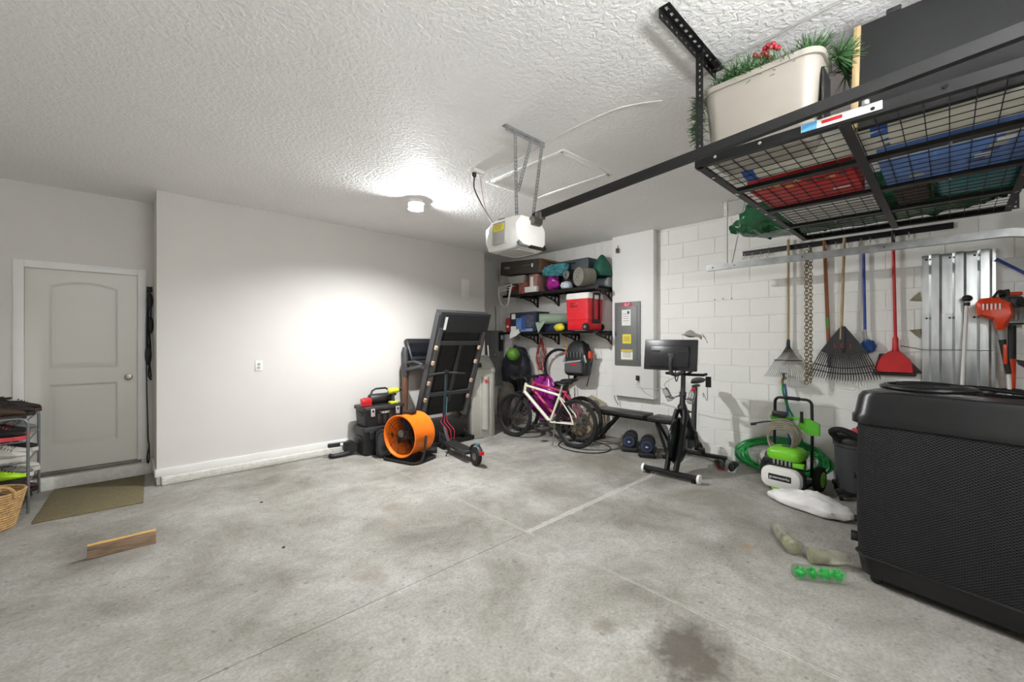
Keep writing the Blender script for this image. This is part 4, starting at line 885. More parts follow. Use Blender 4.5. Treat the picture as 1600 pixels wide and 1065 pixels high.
# ---------------- tool boxes, drill, speaker ----------------
tbm = M('toolbox_black', (36, 36, 38), .5, var=.2)
def toolbox(name, label, loc, w_, d_, h_, upper):
    t = thing(name, label, 'tool box', loc)
    mb = MB(); mb.skin([rsec(mb, w_*k, d_*k, .03, z, 3) for z, k in ((0, .90), (.01, .92), (h_*.82, .97), (h_*.82+.005, .99))]); mb.ob('body', tbm, t)
    mb = MB(); mb.skin([rsec(mb, w_*k, d_*k, .03, z, 3) for z, k in ((h_*.82, 1.0), (h_*.83, 1.03), (h_*.96, 1.03), (h_, .99))]); mb.ob('lid', tbm, t)
    for s_ in (-1, 1):
        lt = MB().box((s_*w_*.31, -d_*.5-.008, h_*.70), (.055, .02, .10), bev=.006).ob('latch', lgr if upper else tbm, t)
        MB().box((s_*w_*.31, -d_*.5-.02, h_*.78), (.025, .004, .03), bev=.002).ob('latch_slot', bpl, lt)
        MB().box((s_*w_*.485, 0, h_*.6), (.03, d_*.5, .05), bev=.01).ob('side_grip', tbm, t)
    for k in (-1, 0, 1): MB().box((k*w_*.14, -d_*.475, h_*.34), (.05, .016, h_*.5), bev=.006).ob('rib', tbm, t)
    if upper:
        pl_ = MB().box((0, -d_*.5-.002, h_*.66), (.18, .014, .045), bev=.004).ob('name_plate', bpl, t); text('HUSKY', .036, pap, pl_, (0, -d_*.5-.0105, h_*.66), (R(90), 0, 0))
    return t
toolbox('tool_box', 'lower black plastic tool box standing on the floor', (2.53, 5.29, 0), .53, .32, .37, 0)
toolbox('tool_box', 'upper black tool box with white name plate and latches', (2.55, 5.29, .372), .56, .33, .26, 1)
ZB = .634
sp = thing('carry_speaker', 'black cylinder speaker with carry handle atop tool boxes', 'speaker', (2.56, 5.30, ZB), 0)
MB().lathe([(.03, -.15), (.062, -.148), (.07, -.13), (.07, .13), (.062, .148), (.03, .15)], (0, 0, .071), (1, 0, 0), 24).ob('body', bpl, sp)
MB().tube([(-.14, 0, .10), (-.11, 0, .18), (-.06, 0, .205), (.08, 0, .205), (.12, 0, .18), (.14, 0, .10)], .013, 8).ob('handle', bpl, sp)
rp_ = thing('red_battery_pack', 'red plastic battery pack on the tool box left end', 'battery pack', (2.33, 5.22, ZB), -10)
MB().box((0, 0, .05), (.13, .10, .10), bev=.012).ob('case', red, rp_)
MB().box((0, -.051, .05), (.12, .004, .008)).box((0, 0, .102), (.09, .06, .006), bev=.002).ob('rail', M('red_dark', (140, 14, 20), .4), rp_)
dr = thing('cordless_drill', 'lime and black cordless drill standing atop tool boxes', 'drill', (2.69, 5.17, ZB), 10)
lime = M('drill_lime', (196, 206, 62), .45, var=.1)
MB().box((0, 0, .02), (.12, .075, .038), bev=.012).ob('battery', lime, dr)
MB().tube([(-.005, 0, .035), (-.01, 0, .09), (0, 0, .15)], [.026, .022, .028], 10).box((.035, 0, .125), (.02, .018, .03), bev=.004).ob('grip', gpl, dr)
MB().lathe([(.02, -.085), (.036, -.075), (.04, -.02), (.038, .05), (.03, .075)], (.0, 0, .175), (1, 0, .0), 16).ob('motor_body', lime, dr)
MB().lathe([(.026, .07), (.024, .10), (.012, .125), (.004, .128), (.004, .17)], (0, 0, .175), (1, 0, 0), 14).ob('chuck', bpl, dr)
ps = thing('floor_speaker', 'rounded black speaker standing in front of tool boxes', 'speaker', (2.47, 4.99, 0), -24)
mb = MB(); mb.skin([mb.vs([(x, y_, z+.185) for x, z in rrect(.22*k, .37*k, .09*k, 6)]) for y_, k in ((.09, .85), (.07, .97), (0, 1), (-.07, .97), (-.085, .9))]); mb.ob('cabinet', bgl, ps)
mb = MB(); mb.skin([mb.vs([(x, y_, z+.185) for x, z in rrect(.16*k, .29*k, .075*k, 6)]) for y_, k in ((-.08, 1.), (-.092, 1.), (-.094, .92), (-.087, .88))]); mb.ob('grille_ring', gpl, ps)
MB().lathe([(.055, 0), (.05, -.004), (.02, .01)], (0, -.085, .13), (0, -1, 0), 20).lathe([(.035, 0), (.03, -.003), (.01, .008)], (0, -.085, .26), (0, -1, 0), 18).ob('driver', bpl, ps)
ct = thing('black_clamp_tool', 'low black C-shaped tool lying beside the tool boxes', 'tool', (2.06, 5.38, 0), -8)
MB().tube(bez([(-.13, -.02, .035), (-.10, -.05, .03), (0, -.05, .03), (.09, -.03, .04), (.12, 0, .07)], 5), [.028]*21, 10, flat=1.).ob('lower_jaw', bpl, ct)
MB().box((-.02, 0, .155), (.26, .05, .05), bev=.012).box((-.03, -.027, .155), (.18, .006, .03)).ob('upper_arm', bpl, ct)
MB().cyl((.12, -.04, .10), (.12, .05, .10), .085, n=22).cyl((.12, -.05, .10), (.12, -.04, .10), .05, n=18).ob('hub', bpl, ct)
MB().box((.01, -.03, .16), (.035, .008, .035), bev=.003).ob('badge', pap, ct)

# ---------------- drum fan ----------------
fn = thing('drum_fan', 'round orange floor fan on a black stand', 'fan', (2.66, 4.68, 0), -72)
MB().lathe([(.232, .17), (.262, .18), (.266, .165), (.252, .13), (.25, -.14), (.262, -.165), (.262, -.18), (.245, -.18), (.232, -.14)], (0, 0, .315), (0, 1, 0), 44, caps=False).skin([]) if False else None
mb = MB(); prf = [(.236, .17), (.255, .178), (.262, .165), (.25, .13), (.25, -.14), (.262, -.17), (.262, -.185), (.248, -.187), (.236, -.15)]
d_ = V((0, 1, 0)); u_ = V((1, 0, 0)); v_ = V((0, 0, 1)); c_ = V((0, 0, .315)); mb.skin([mb.ring(c_+d_*z, u_, v_, r_, 44) for r_, z in prf], closed=True); mb.ob('drum', org, fn)
mb = MB()
for r_ in (.05, .09, .13, .17, .21): mb.torus((0, -.150, .315), (0, 1, 0), r_, .0025, 30, 5)
for k in range(10): a = 2*PI*k/10; mb.cyl((.03*math.cos(a), -.152, .315+.03*math.sin(a)), (.236*math.cos(a), -.152, .315+.236*math.sin(a)), .0028, n=5)
mb.ob('front_guard', bpl, fn)
MB().lathe([(.07, .1), (.07, -.08), (.055, -.11), (.0, -.112)], (0, 0, .315), (0, 1, 0), 20).ob('motor', gpl, fn)
MB().cyl((0, -.11, .345), (0, -.16, .345), .045, n=18).ob('hub_cap', steel, fn)
for k in range(4):
    a = 2*PI*k/4+.4; q = MB(); e1 = V((math.cos(a), 0, math.sin(a))); e2 = V((-math.sin(a), 0, math.cos(a)))
    q.ext([c_+e1*.06+e2*-.04+d_*.03, c_+e1*.06+e2*.04-d_*.03, c_+e1*.22+e2*.07-d_*.03, c_+e1*.22+e2*-.07+d_*.03], d_*.004); q.ob('blade', bpl, fn)
mb = MB(); mb.skin([mb.vs([(.238*math.cos(t), .155, .315+.238*math.sin(t)) for t in [2*PI*k/36 for k in range(36)]]), mb.vs([(.238*math.cos(t), .160, .315+.238*math.sin(t)) for t in [2*PI*k/36 for k in range(36)]])]); mb.ob('rear_guard', bpl, fn)
mb = MB(); mb.skin([mb.vs([(x, y, z) for x, y in rrect(.52, .40, .07, 5)]) for z in (.012, .022)]); mb.ob('stand_plate', bpl, fn)
MB().tube([(x, y, .018) for x, y in rrect(.54, .42, .08, 6)], .016, 8, closed=True).ob('stand_ring', rub, fn)
for s_ in (-1, 1): MB().tube([(s_*.262, 0, .315), (s_*.275, -.02, .28), (s_*.285, -.06, .12), (s_*.27, -.1, .025)], .016, 8).ob('yoke_arm', bpl, fn)
MB().box((0, .0, .585), (.14, .10, .03), bev=.008).ob('switch_box', bpl, fn)
ad = tag(MB().box((0, 0, .035), (.17, .11, .07), bev=.014).box((0, -.056, .035), (.12, .01, .04), bev=.003).ob('power_brick', bpl), 'small black box on the floor behind the orange fan', 'power brick'); ad.location = (3.0, 4.74, 0); ad.rotation_euler = (0, 0, R(-30))

# ---------------- treadmill ----------------
tm = thing('treadmill', 'folded black treadmill standing against the long wall', 'treadmill', (3.45, 5.0, 0))
dkg = M('treadmill_grey', (58, 59, 61), .4, var=.1); rl_m = M('rail_silver', (112, 112, 112), .35, .6)
A0, A1 = V((0, .16, .32)), V((0.03, -.38, 1.88)); ax = (A1-A0).normalized(); nr = V((1, 0, 0)).cross(ax).normalized()   # nr points to -y / camera
if nr.y > 0: nr = -nr
LN = (A1-A0).length
def dk(x, t, n): return A0+V((x, 0, 0))+ax*t+nr*n+V((.03*t/LN, 0, 0))*0
def dbox(x0, x1, t0, t1, n0, n1, mb=None):
    mb = mb or MB(); a = mb.vs([dk(x0, t0, n0), dk(x1, t0, n0), dk(x1, t1, n0), dk(x0, t1, n0)]); b = mb.vs([dk(x0, t0, n1), dk(x1, t0, n1), dk(x1, t1, n1), dk(x0, t1, n1)]); return mb.skin([a, b])
SK = .03/LN
dbox(-.33, .36, .1, 1.55, -.03, .0).ob('running_deck', M('deck_board', (20, 21, 23), .6, var=.2), tm)
dbox(-.27, .30, .2, 1.45, .002, .012).ob('belt', M('belt_black', (14, 14, 15), .6, var=.2), tm)
for x in (-.385, .355): dbox(x, x+.055, .05, 1.42, -.04, .045).ob('side_rail', rl_m, tm)
for x in (-.42, .40): dbox(x, x+.05, .0, 1.60, -.08, .02).ob('foot_rail', dkg, tm)
mb = MB(); dbox(-.40, .455, 1.36, 1.64, -.10, .03, mb); mb.ob('end_cover', gpl, tm)
dbox(-.34, .41, 1.38, 1.62, .031, .05).ob('end_plate', M('end_plate', (34, 35, 37), .5), tm)
dbox(-.335, -.295, 1.40, 1.58, .051, .053).ob('warning_sticker', pap, tm)
dbox(-.33, .36, 1.18, 1.235, .0, .05).ob('cross_bar', dkg, tm)
dbox(-.33, .36, .42, .47, .0, .05).ob('cross_bar', dkg, tm)
dbox(.0, .05, .3, 1.2, .02, .035).ob('lift_strut', gpl, tm)
for x in (-.40, .33):
    for t in (.35, .60, .90, 1.12): dbox(x, x+.03, t, t+.05, .03, .07).ob('bumper', M('bumper_tan', (200, 170, 146), .6), tm)
MB().box((.0, .22, .19), (.74, .32, .26), bev=.03).ob('motor_hood', bpl, tm)
for s_ in (-1, 1): MB().box((s_*.40, .22, .035), (.07, .60, .06), bev=.012).ob('base_rail', blk, tm)
MB().box((0, -.07, .03), (.80, .06, .045), bev=.01).ob('base_crossbar', blk, tm)
for s_ in (-1, 1):
    MB().tube([(s_*.47, .38, .05), (s_*.475, .38, .55), (s_*.475, .36, 1.0)], .035, 10, flat=1.4).ob('upright', M('upright_bronze', (112, 82, 66), .4, .3), tm)
    MB().tube([(s_*.475, .36, .98), (s_*.48, .36, 1.10), (s_*.49, .36, 1.30), (s_*.47, .37, 1.38)], [.05, .055, .05, .04], 10).tube([(s_*.47, .34, 1.06), (s_*.45, .12, 1.10), (s_*.44, -.05, 1.13)], .034, 10).tube([(s_*.47, .34, 1.16), (s_*.45, .15, 1.19), (s_*.44, -.05, 1.15)], .022, 8).ob('handrail', dkg, tm)
cn = MB().box((0, .40, 1.34), (.86, .10, .36), rot=(R(-28), 0, 0), bev=.03).ob('console', M('console_black', (30, 31, 33), .35), tm)
MB().box((-.18, .352, 1.35), (.44, .008, .22), rot=(R(-28), 0, 0), bev=.003).ob('display', M('display_dark', (16, 18, 24), .15), cn)
for k in range(4): MB().box((-.33+.07*k, .34, 1.30), (.02, .006, .014), rot=(R(-28), 0, 0)).ob('button', lgr if k % 2 else red, cn)
MB().box((-.3, .36, 1.18), (.3, .14, .03), bev=.01).ob('tray', dkg, tm)

# ---------------- kick scooter ----------------
ks = thing('electric_scooter', 'dark electric kick scooter parked in front of treadmill', 'scooter', (3.155, 4.335, 0), 81)
def swheel(mb_parent, c, r, w_, hubm):
    t = MB().lathe([(r*.62, -w_*.9), (r*.86, -w_), (r*.98, -w_*.5), (r, 0), (r*.98, w_*.5), (r*.86, w_), (r*.62, w_*.9)], c, (0, 1, 0), 28).ob('wheel', rub, mb_parent)
    MB().lathe([(.012, -w_*1.1), (r*.25, -w_*1.05), (r*.62, -w_*.7), (r*.62, w_*.7), (r*.25, w_*1.05), (.012, w_*1.1)], c, (0, 1, 0), 16).ob('hub', hubm, t); return t
swheel(ks, (-.46, 0, .11), .11, .028, steel); swheel(ks, (.46, 0, .11), .11, .028, gpl)
MB().box((-.02, 0, .125), (.60, .155, .05), bev=.014).ob('deck', gpl, ks)
MB().box((-.02, 0, .152), (.52, .13, .006)).ob('grip_mat', rub, ks)
MB().tube([(.27, 0, .13), (.36, 0, .20), (.42, 0, .30)], .03, 10).ob('neck', gpl, ks)
MB().tube([(.455, 0, .16), (.43, 0, .36), (.39, 0, .70), (.355, 0, 1.03)], .021, 12).ob('stem', M('stem_dark', (50, 62, 66), .4, .3), ks)
l = MB().box((.384, -.02, .60), (.012, .006, .24), rot=(0, R(-5.5), 0)).ob('stem_lettering_panel', M('stem_teal', (110, 160, 166), .4), ks)
for s_ in (-1, 1): MB().box((.46, s_*.045, .17), (.03, .012, .14), bev=.004).ob('fork_leg', gpl, ks)
MB().tube([(.33, -.25, 1.03), (.345, -.12, 1.045), (.35, 0, 1.05), (.345, .12, 1.045), (.33, .25, 1.03)], .014, 10).ob('handlebar', gpl, ks)
for s_ in (-1, 1): MB().tube([(.33, s_*.16, 1.034), (.325, s_*.27, 1.026)], .019, 10).ob('grip', rub, ks); 
MB().box((.345, 0, 1.068), (.07, .055, .035), bev=.01).ob('display_unit', bpl, ks)
redw = M('cable_red', (186, 40, 60), .4)
for k in range(3): MB().tube(bez([(.41, .03-.03*k, .50), (.40, .03-.03*k, .45), (.41-.02*k, .05-.04*k, .38), (.26-.03*k, .04-.04*k, .30), (.22-.02*k, .03-.03*k, .18)], 5), .004, 6).ob('brake_cable', redw, ks)
MB().tube(arc((-.46, 0, .115), (1, 0, 0), (0, 0, 1), .135, 20, 165, 10), .03, 8, flat=.4).ob('rear_fender', gpl, ks)
MB().box((-.60, 0, .175), (.025, .05, .045), bev=.006).ob('tail_light', red, ks)
MB().box((-.50, 0, .262), (.07, .04, .03), bev=.008).ob('fender_hook', M('fender_teal', (70, 120, 126), .4), ks)
MB().tube([(.1, .07, .11), (.07, .14, .01)], .007, 6).ob('kickstand', blk, ks)
MB().torus((.46, 0, .11), (0, 1, 0), .06, .006, 18, 6).ob('rim_light', M('amber', (220, 160, 40), .4), ks)

# ---------------- water softener and wall unit ----------------
ws = thing('water_softener', 'tall grey water softener cabinet at end of long wall', 'water softener', (4.17, 5.14, 0), -25)
sfm = M('softener_grey', (172, 169, 160), .45, var=.04)
mb = MB(); mb.skin([rsec(mb, .40*k, .44*k, .09, z, 6) for z, k in ((0, .97), (.01, 1), (.98, 1), (.985, 1.03), (1.03, 1.03))]); mb.ob('cabinet', sfm, ws)
mb = MB(); mb.skin([mb.vs([(x*k, y*k+dy, z) for x, y in rrect(.41, .45, .09, 6)]) for z, k, dy in ((1.03, 1.0, 0), (1.10, .92, .01), (1.22, .66, .05), (1.25, .58, .06))]); mb.ob('top_cover', M('softener_lid', (150, 149, 142), .3, var=.05), ws)
MB().box((-.10, -.20, 1.10), (.14, .05, .07), rot=(R(-30), 0, 0), bev=.012).ob('control_panel', bpl, ws)
for x in (-.05, .10): MB().box((x, -.223, .50), (.008, .012, .94), bev=.003).ob('front_seam', M('softener_seam', (196, 194, 186), .4), ws)
mb = MB(); mb.skin([mb.ring(V((.028, -.20, z)), V((1, 0, 0)), V((0, 1, 0)), .066, 18) for z in (.12, .93)]); mb.ob('resin_tank_cover', sfm, ws)
MB().cyl((.03, -.268, .86), (.03, -.272, .86), .03, n=18).ob('badge', M('badge_red', (176, 60, 50), .5), ws)
MB().tube([(.18, .15, 1.03), (.18, .16, 1.25), (.18, .2, 1.4)], .012, 8).ob('pipe', lgr, ws)
wu = thing('wall_cabinet', 'grey wall-mounted unit with dark display in the alcove', 'wall unit', (5.30, YD, 1.14), 0)
MB().box((0, -.09, 0), (.34, .18, 1.06), bev=.02).ob('case', M('unit_grey', (104, 104, 102), .5), wu)
cu_ = MB().box((.08, -.20, .32), (.11, .05, .38), bev=.024).ob('controller', bgl, wu)
MB().box((.08, -.228, .40), (.06, .004, .08)).ob('screen', M('lit_white', (200, 210, 240), .4), cu_)
MB().tube([(.07, -.06, .53), (.07, -.05, .9), (.07, -.04, 1.0)], .008, 6).ob('conduit', mgr, wu)
MB().sph((-.08, -.2, .06), .03).tube([(-.08, -.18, .05), (-.09, -.12, -.2), (-.06, -.19, -.5)], .014, 8).ob('drain_pipe', mgr, wu)

# ---------------- bicycles ----------------
def bicycle(name, label, loc, rz, frame_m, accent, lean=0, seat_m=None, rim_m=None):
    t = thing(name, label, 'bicycle', loc, rot=(R(lean), 0, R(rz)))
    RW = .335
    def wheel(x):
        w_ = MB().torus((x, 0, RW), (0, 1, 0), RW-.022, .024, 44, 10).ob('wheel', rub, t)
        MB().torus((x, 0, RW), (0, 1, 0), RW-.052, .011, 40, 6).ob('rim', rim_m or bpl, w_)
        MB().lathe([(.012, -.05), (.028, -.045), (.022, -.02), (.022, .02), (.028, .045), (.012, .05)], (x, 0, RW), (0, 1, 0), 14).ob('hub', steel, w_)
        mb = MB()
        for k in range(28):
            a = 2*PI*k/28; mb.cyl((x+.025*math.cos(a+.5*(-1)**k), .035*(-1)**k, RW+.025*math.sin(a+.5*(-1)**k)), (x+(RW-.055)*math.cos(a), 0, RW+(RW-.055)*math.sin(a)), .0016, n=4)
        mb.ob('spokes', steel, w_, kind='stuff')
        MB().lathe([(.06, -.002), (.08, -.002), (.08, .002), (.06, .002)], (x, -.045, RW), (0, 1, 0), 24, caps=False).ob('brake_disc', steel, w_)
        return w_
    wheel(.55); wheel(-.55)
    HT, HB, BB_, ST, SP = V((.34, 0, .83)), V((.375, 0, .69)), V((-.12, 0, .31)), V((-.27, 0, .70)), V((-.315, 0, .86))
    fr_ = MB(); fr_.tube([HB+(HT-HB)*1.05, HB-(HT-HB)*.05], .024, 12); fr_.tube([HB+(HT-HB)*.15, BB_], .026, 12).tube([HT-(HT-HB)*.2, ST], .019, 10).tube([ST+(ST-BB_)*.06, BB_], .018, 10)
    for s_ in (-1, 1): fr_.tube([BB_+V((0, s_*.03, 0)), V((-.55, s_*.065, RW))], .011, 8); fr_.tube([ST+V((0, s_*.02, -.02)), V((-.50, s_*.06, .45)), V((-.55, s_*.065, RW))], .010, 8)
    fr_.ob('frame', frame_m, t)
    dd = HB-HT; fk = MB().tube([HB, HB+dd*.25], .016, 8).box(tuple(HB+dd*.3), (.05, .15, .035), bev=.01)
    for s_ in (-1, 1): fk.tube([HB+dd*.3+V((0, s_*.06, 0)), V((.47, s_*.06, .48)), V((.55, s_*.06, RW))], [.017, .017, .013], 10)
    fk.ob('fork', bpl, t)
    MB().tube([HT+V((.0, 0, .02)), HT+V((-.01, 0, .06)), HT+V((.05, 0, .085))], .016, 8).tube([HT+V((.02, -.31, .10)), HT+V((.05, -.1, .085)), HT+V((.05, .1, .085)), HT+V((.02, .31, .10))], .013, 10).ob('handlebar', bpl, t)
    for s_ in (-1, 1):
        MB().tube([HT+V((.025, s_*.20, .095)), HT+V((.018, s_*.32, .10))], .017, 10).ob('grip', rub, t)
        MB().tube(bez([HT+V((.05, s_*.17, .085)), HT+V((.13, s_*.1, .10)), HT+V((.12, s_*.03, -.05)), V((.42, s_*.06, .55))], 5), .003, 5).ob('brake_cable', rub, t)
        MB().tube([HT+V((.04, s_*.16, .08)), HT+V((.08, s_*.22, .065))], .006, 6).ob('brake_lever', steel, t)
    MB().tube([ST, SP], .014, 10).ob('seat_post', accent, t)
    mb = MB(); mb.skin([mb.ring(SP+V((x, 0, .025+dz)), V((0, 1, 0)), V((0, 0, 1)), w_, 12, h_) for x, w_, h_, dz in ((.15, .012, .01, -.01), (.10, .022, .018, 0), (.02, .04, .024, 0), (-.06, .075, .028, .01), (-.11, .07, .026, .015), (-.135, .04, .015, .016))]); mb.ob('saddle', seat_m or bpl, t)
    cw = MB().lathe([(.02, -.004), (.09, -.004), (.095, 0), (.09, .004), (.02, .004)], (BB_.x, -.06, BB_.z), (0, 1, 0), 26).cyl((BB_.x, -.06, BB_.z), (BB_.x, .06, BB_.z), .022, n=12).ob('chainring', steel, t)
    MB().lathe([(.02, -.02), (.055, -.018), (.05, .018), (.02, .02)], (-.55, -.06, RW), (0, 1, 0), 20).ob('cassette', steel, t)
    for s_ in (-1, 1):
        MB().tube([(BB_.x, s_*.075, BB_.z), (BB_.x+s_*.15, s_*.085, BB_.z-s_*.06)], .011, 8).ob('crank_arm', bpl, t)
        MB().box((BB_.x+s_*.15, s_*.14, BB_.z-s_*.06), (.09, .09, .022), bev=.006).ob('pedal', bpl, t)
    ch = [(BB_.x, -.06, BB_.z+.09), (-.55, -.06, RW+.05)], [(BB_.x, -.06, BB_.z-.09), (-.5, -.06, RW-.14), (-.55, -.06, RW-.05)]
    MB().tube(ch[0], .004, 6).tube(ch[1], .004, 6).ob('chain', rub, t)
    MB().tube([(BB_.x-.12, .06, .29), (BB_.x-.17, .17, .015)], .008, 8).ob('kickstand', steel, t)
    return t
wbm = M('bike_white', (222, 216, 200), .3, var=.03)
bicycle('bicycle', 'white framed mountain bike parked in front of the wall shelves', (4.50, 4.10, .0), 96.5, wbm, lgr, 3)
bicycle('bicycle', 'dark pink framed bicycle standing behind the white mountain bike', (4.82, 4.24, .0), 97, M('bike_pink', (186, 60, 96), .35), bpl, 3)
# tyre hanging and floor cable loop
ty = thing('hanging_rubber_loop', 'spare black tyre hanging beside the backpack under shelf', 'tyre', (5.40, 4.52, 1.02))
MB().torus((0, 0, 0), (1, .15, .1), .31, .024, 40, 10).ob('tyre_casing', rub, ty)
tag(MB().tube([(4.72+.32*math.cos(a), 3.52+.38*math.sin(a), .008) for a in [2*PI*k/28 for k in range(28)]], .007, 6, closed=True).ob('floor_cable', rub), 'black cable loop lying under the bicycle rear wheel', 'cable')
# bags behind the bicycles
lump('magenta_bag', M('magenta_nylon', (164, 28, 140), .25, var=.35, bump=.8, bs=12), (5.21, 4.74, .53), (.12, .29, .36), 'shiny magenta bag hanging behind the white bike frame', 'bag', .16, 30, 20, 11)
lump('grey_bag', M('grey_sack', (120, 114, 104), .7, var=.2), (4.95, 5.36, .37), (.13, .22, .37), 'grey sack standing behind the white bike front wheel', 'bag', .08, 28, 18, 12)
lump('dark_duffel', M('navy_nylon', (28, 30, 38), .6, var=.25), (5.27, 5.44, .95), (.2, .32, .40), 'dark duffel bag hanging behind the bicycle handlebars', 'bag', .12, 30, 20, 13)
tag(MB().sph((5.0, 5.25, 1.24), .115, 22, 14).ob('green_ball', M('ball_green', (92, 140, 40), .5, var=.15)), 'green ball resting on the dark duffel bag', 'ball')
lump('black_pannier', bpl, (5.10, 4.22, .39), (.15, .15, .37), 'black bag standing behind the bicycle saddle', 'bag', .1, 24, 16, 15)
lump('brown_boot_bag', M('tan_bag', (142, 124, 98), .8, var=.3), (5.08, 3.88, .13), (.11, .12, .12), 'small tan pouch on the floor behind the bicycle pedals', 'pouch', .14, 22, 14, 16)
tag(MB().ext([(5.42, 4.05, .012), (5.42, 3.62, .012), (5.42, 3.62, .52), (5.42, 3.9, .62), (5.42, 4.05, .55)], (.012, 0, 0)).ob('cardboard_sheet', M('cardboard', (170, 158, 138), .8)), 'beige cardboard sheet leaning on wall behind bicycles', 'cardboard')
# backpack
bk = thing('backpack', 'black and grey backpack hanging under the lower shelf', 'backpack', (5.27, 4.05, .93), -84)
mb = MB(); mb.skin([mb.vs([(x, y+dy, z) for x, y in rrect(w_, d_, min(w_, d_)*.4, 5)]) for z, w_, d_, dy in ((0, .34, .16, 0), (.03, .42, .22, 0), (.18, .43, .23, 0), (.38, .38, .2, .01), (.50, .28, .14, .02), (.55, .14, .07, .03))]); mb.ob('main_pack', bpl, bk)
mb = MB(); mb.skin([mb.vs([(x, y-.12, z) for x, y in rrect(w_, d_, .04, 4)]) for z, w_, d_ in ((.04, .28, .06), (.06, .32, .10), (.2, .32, .10), (.24, .28, .05))]); mb.ob('front_pocket', M('pack_grey', (74, 76, 78), .7), bk)
MB().box((0, -.165, .225), (.30, .012, .022), rot=(0, R(-8), 0)).ob('reflector_strip', lgr, bk)
for s_ in (-1, 1): MB().box((s_*.19, -.10, .27), (.025, .02, .12), rot=(0, R(s_*-15), 0), bev=.004).ob('side_reflector', lgr, bk); MB().tube(bez([(s_*.12, .1, .5), (s_*.22, .06, .3), (s_*.2, .05, .1), (s_*.17, -.02, -.16)], 5), .011, 6, flat=.4).ob('strap', bpl, bk)
for k, s_ in enumerate((-1, 1)): MB().box((s_*.215, .02, .33), (.05, .10, .12), bev=.02).ob('side_pouch', M('pack_orange', (220, 78, 40), .6), bk)
MB().box((.03, -.168, .185), (.12, .01, .03), bev=.004).ob('red_tab', red, bk)
MB().tube(arc((0, .06, .55), (1, 0, 0), (0, 0, 1), .035, 0, 180, 8), .006, 6).ob('haul_loop', bpl, bk)
for k in range(5): MB().box((-.12+.06*k, -.112, .33), (.022, .02, .09), bev=.006).ob('webbing', M('pack_grey2', (92, 94, 96), .7), bk)
# red cord
rc = thing('extension_lead', 'coiled red extension lead hanging under lower shelf', 'extension lead', (5.40, 4.96, 1.57))
mb = MB(); random.seed(8)
for k in range(9):
    w_ = .05+.009*k; mb.tube([(random.uniform(-.03, .03)+.012*math.sin(3*a), w_*math.sin(a)*(.6+.4*(1-math.cos(a))/2), -.03-.58*(1-math.cos(a))/2-.008*k) for a in [2*PI*i/24 for i in range(24)]], .0055, 6, closed=True)
mb.ob('coil', M('cord_red', (160, 64, 56), .5, var=.2), rc)
MB().box((0, 0, -.66), (.05, .09, .1), bev=.02).ob('plug_block', M('cream_plug', (206, 196, 176), .5), rc)
MB().tube([(0, .0, .03), (0, 0, -.05)], .012, 8).ob('hanger_hook', wht, rc)
wl([(5.34, 4.36, 1.60), (5.35, 4.34, 1.4), (5.33, 4.31, 1.1), (5.34, 4.28, .8), (5.33, 4.30, .5)], .013, 'tan_strap', M('tan_strap', (186, 152, 82), .7), 'tan strap hanging left of the backpack', 'strap', 6)
tag(MB().cyl((5.43, 3.78, 1.62), (5.43, 3.78, 1.24), .004, n=6).cyl((5.43, 3.78, 1.24), (5.43, 3.78, 1.2), .02, n=10).ob('pull_cord', wht), 'white bead pull cord hanging right of backpack', 'cord')
# ---------------- wall shelves ----------------
SX0, SX1 = 5.05, 5.495
def shelf(z, ys, label, y0=3.52, y1=5.58):
    t = thing('wall_shelf', label, 'shelf', (0, 0, z), group='black bracket shelves')
    mb = MB().box((SX0+.008, (y0+y1)/2, -.02), (.016, y1-y0, .04)).box((SX1-.008, (y0+y1)/2, -.012), (.016, y1-y0, .024))
    mb.ob('edge_bar', blk, t)
    n = 14
    for k in range(n):
        x = SX0+.02+(SX1-SX0-.04)*(k+.5)/n; MB().box((x, (y0+y1)/2, -.006), (.020, y1-y0, .010)).ob('shelf_slat', blk, t)
    for y in ys:
        mb = MB().box(((SX0+SX1)/2, y, -.045), (SX1-SX0-.01, .022, .03)).box((SX1-.005, y, -.125), (.014, .03, .19))
        mb.tube([(SX0+.04, y, -.06), (SX1-.14, y, -.125), (SX1-.01, y, -.21)], .011, 8)
        for x, zb_ in ((SX0+.14, -.085), (SX0+.25, -.12), (SX0+.35, -.165)): mb.cyl((x, y, -.05), (x, y, zb_), .009, n=8)
        for x, r_ in ((SX0+.195, .022), (SX0+.30, .036), (SX0+.395, .044)): mb.torus((x, y, -.062-r_), (0, 1, 0), r_, .006, 18, 6)
        mb.ob('bracket', blk, t)
    return t
shelf(2.29, (5.12, 4.63, 4.15, 3.56), 'upper black wall shelf crowded with boxes and rolls')
shelf(1.63, (5.12, 4.63, 4.20, 3.56), 'lower black wall shelf carrying the red cooler')
ZU, ZL = 2.29, 1.63
dcard = M('dark_printed_card', (58, 52, 46), .6, var=.15); kraft = M('kraft_card', (140, 104, 78), .8, var=.12)
lb_ = thing('long_carton', 'long dark brown printed carton lying across upper shelf', 'carton', (5.20, 5.08, ZU+.33), 0, rot=(R(3.5), 0, 0))
MB().box((0, 0, .115), (.46, .96, .23), bev=.004).ob('carton_body', dcard, lb_)
MB().box((0, -.482, .115), (.458, .006, .228)).ob('carton_end', kraft, lb_)
MB().ext([(-.22, -.485, .228), (.2, -.485, .228), (.22, -.70, .18), (-.12, -.66, .16)], (0, 0, .005)).ob('open_flap', kraft, lb_)
MB().box((-.2315, .30, .12), (.002, .14, .035)).ob('print_word', M('print_grey', (130, 126, 120), .6), lb_)
MB().box((-.2315, -.18, .14), (.002, .2, .008)).ob('print_line', mgr, lb_); MB().box((-.2315, -.31, .13), (.002, .035, .06)).ob('print_patch', pap, lb_)
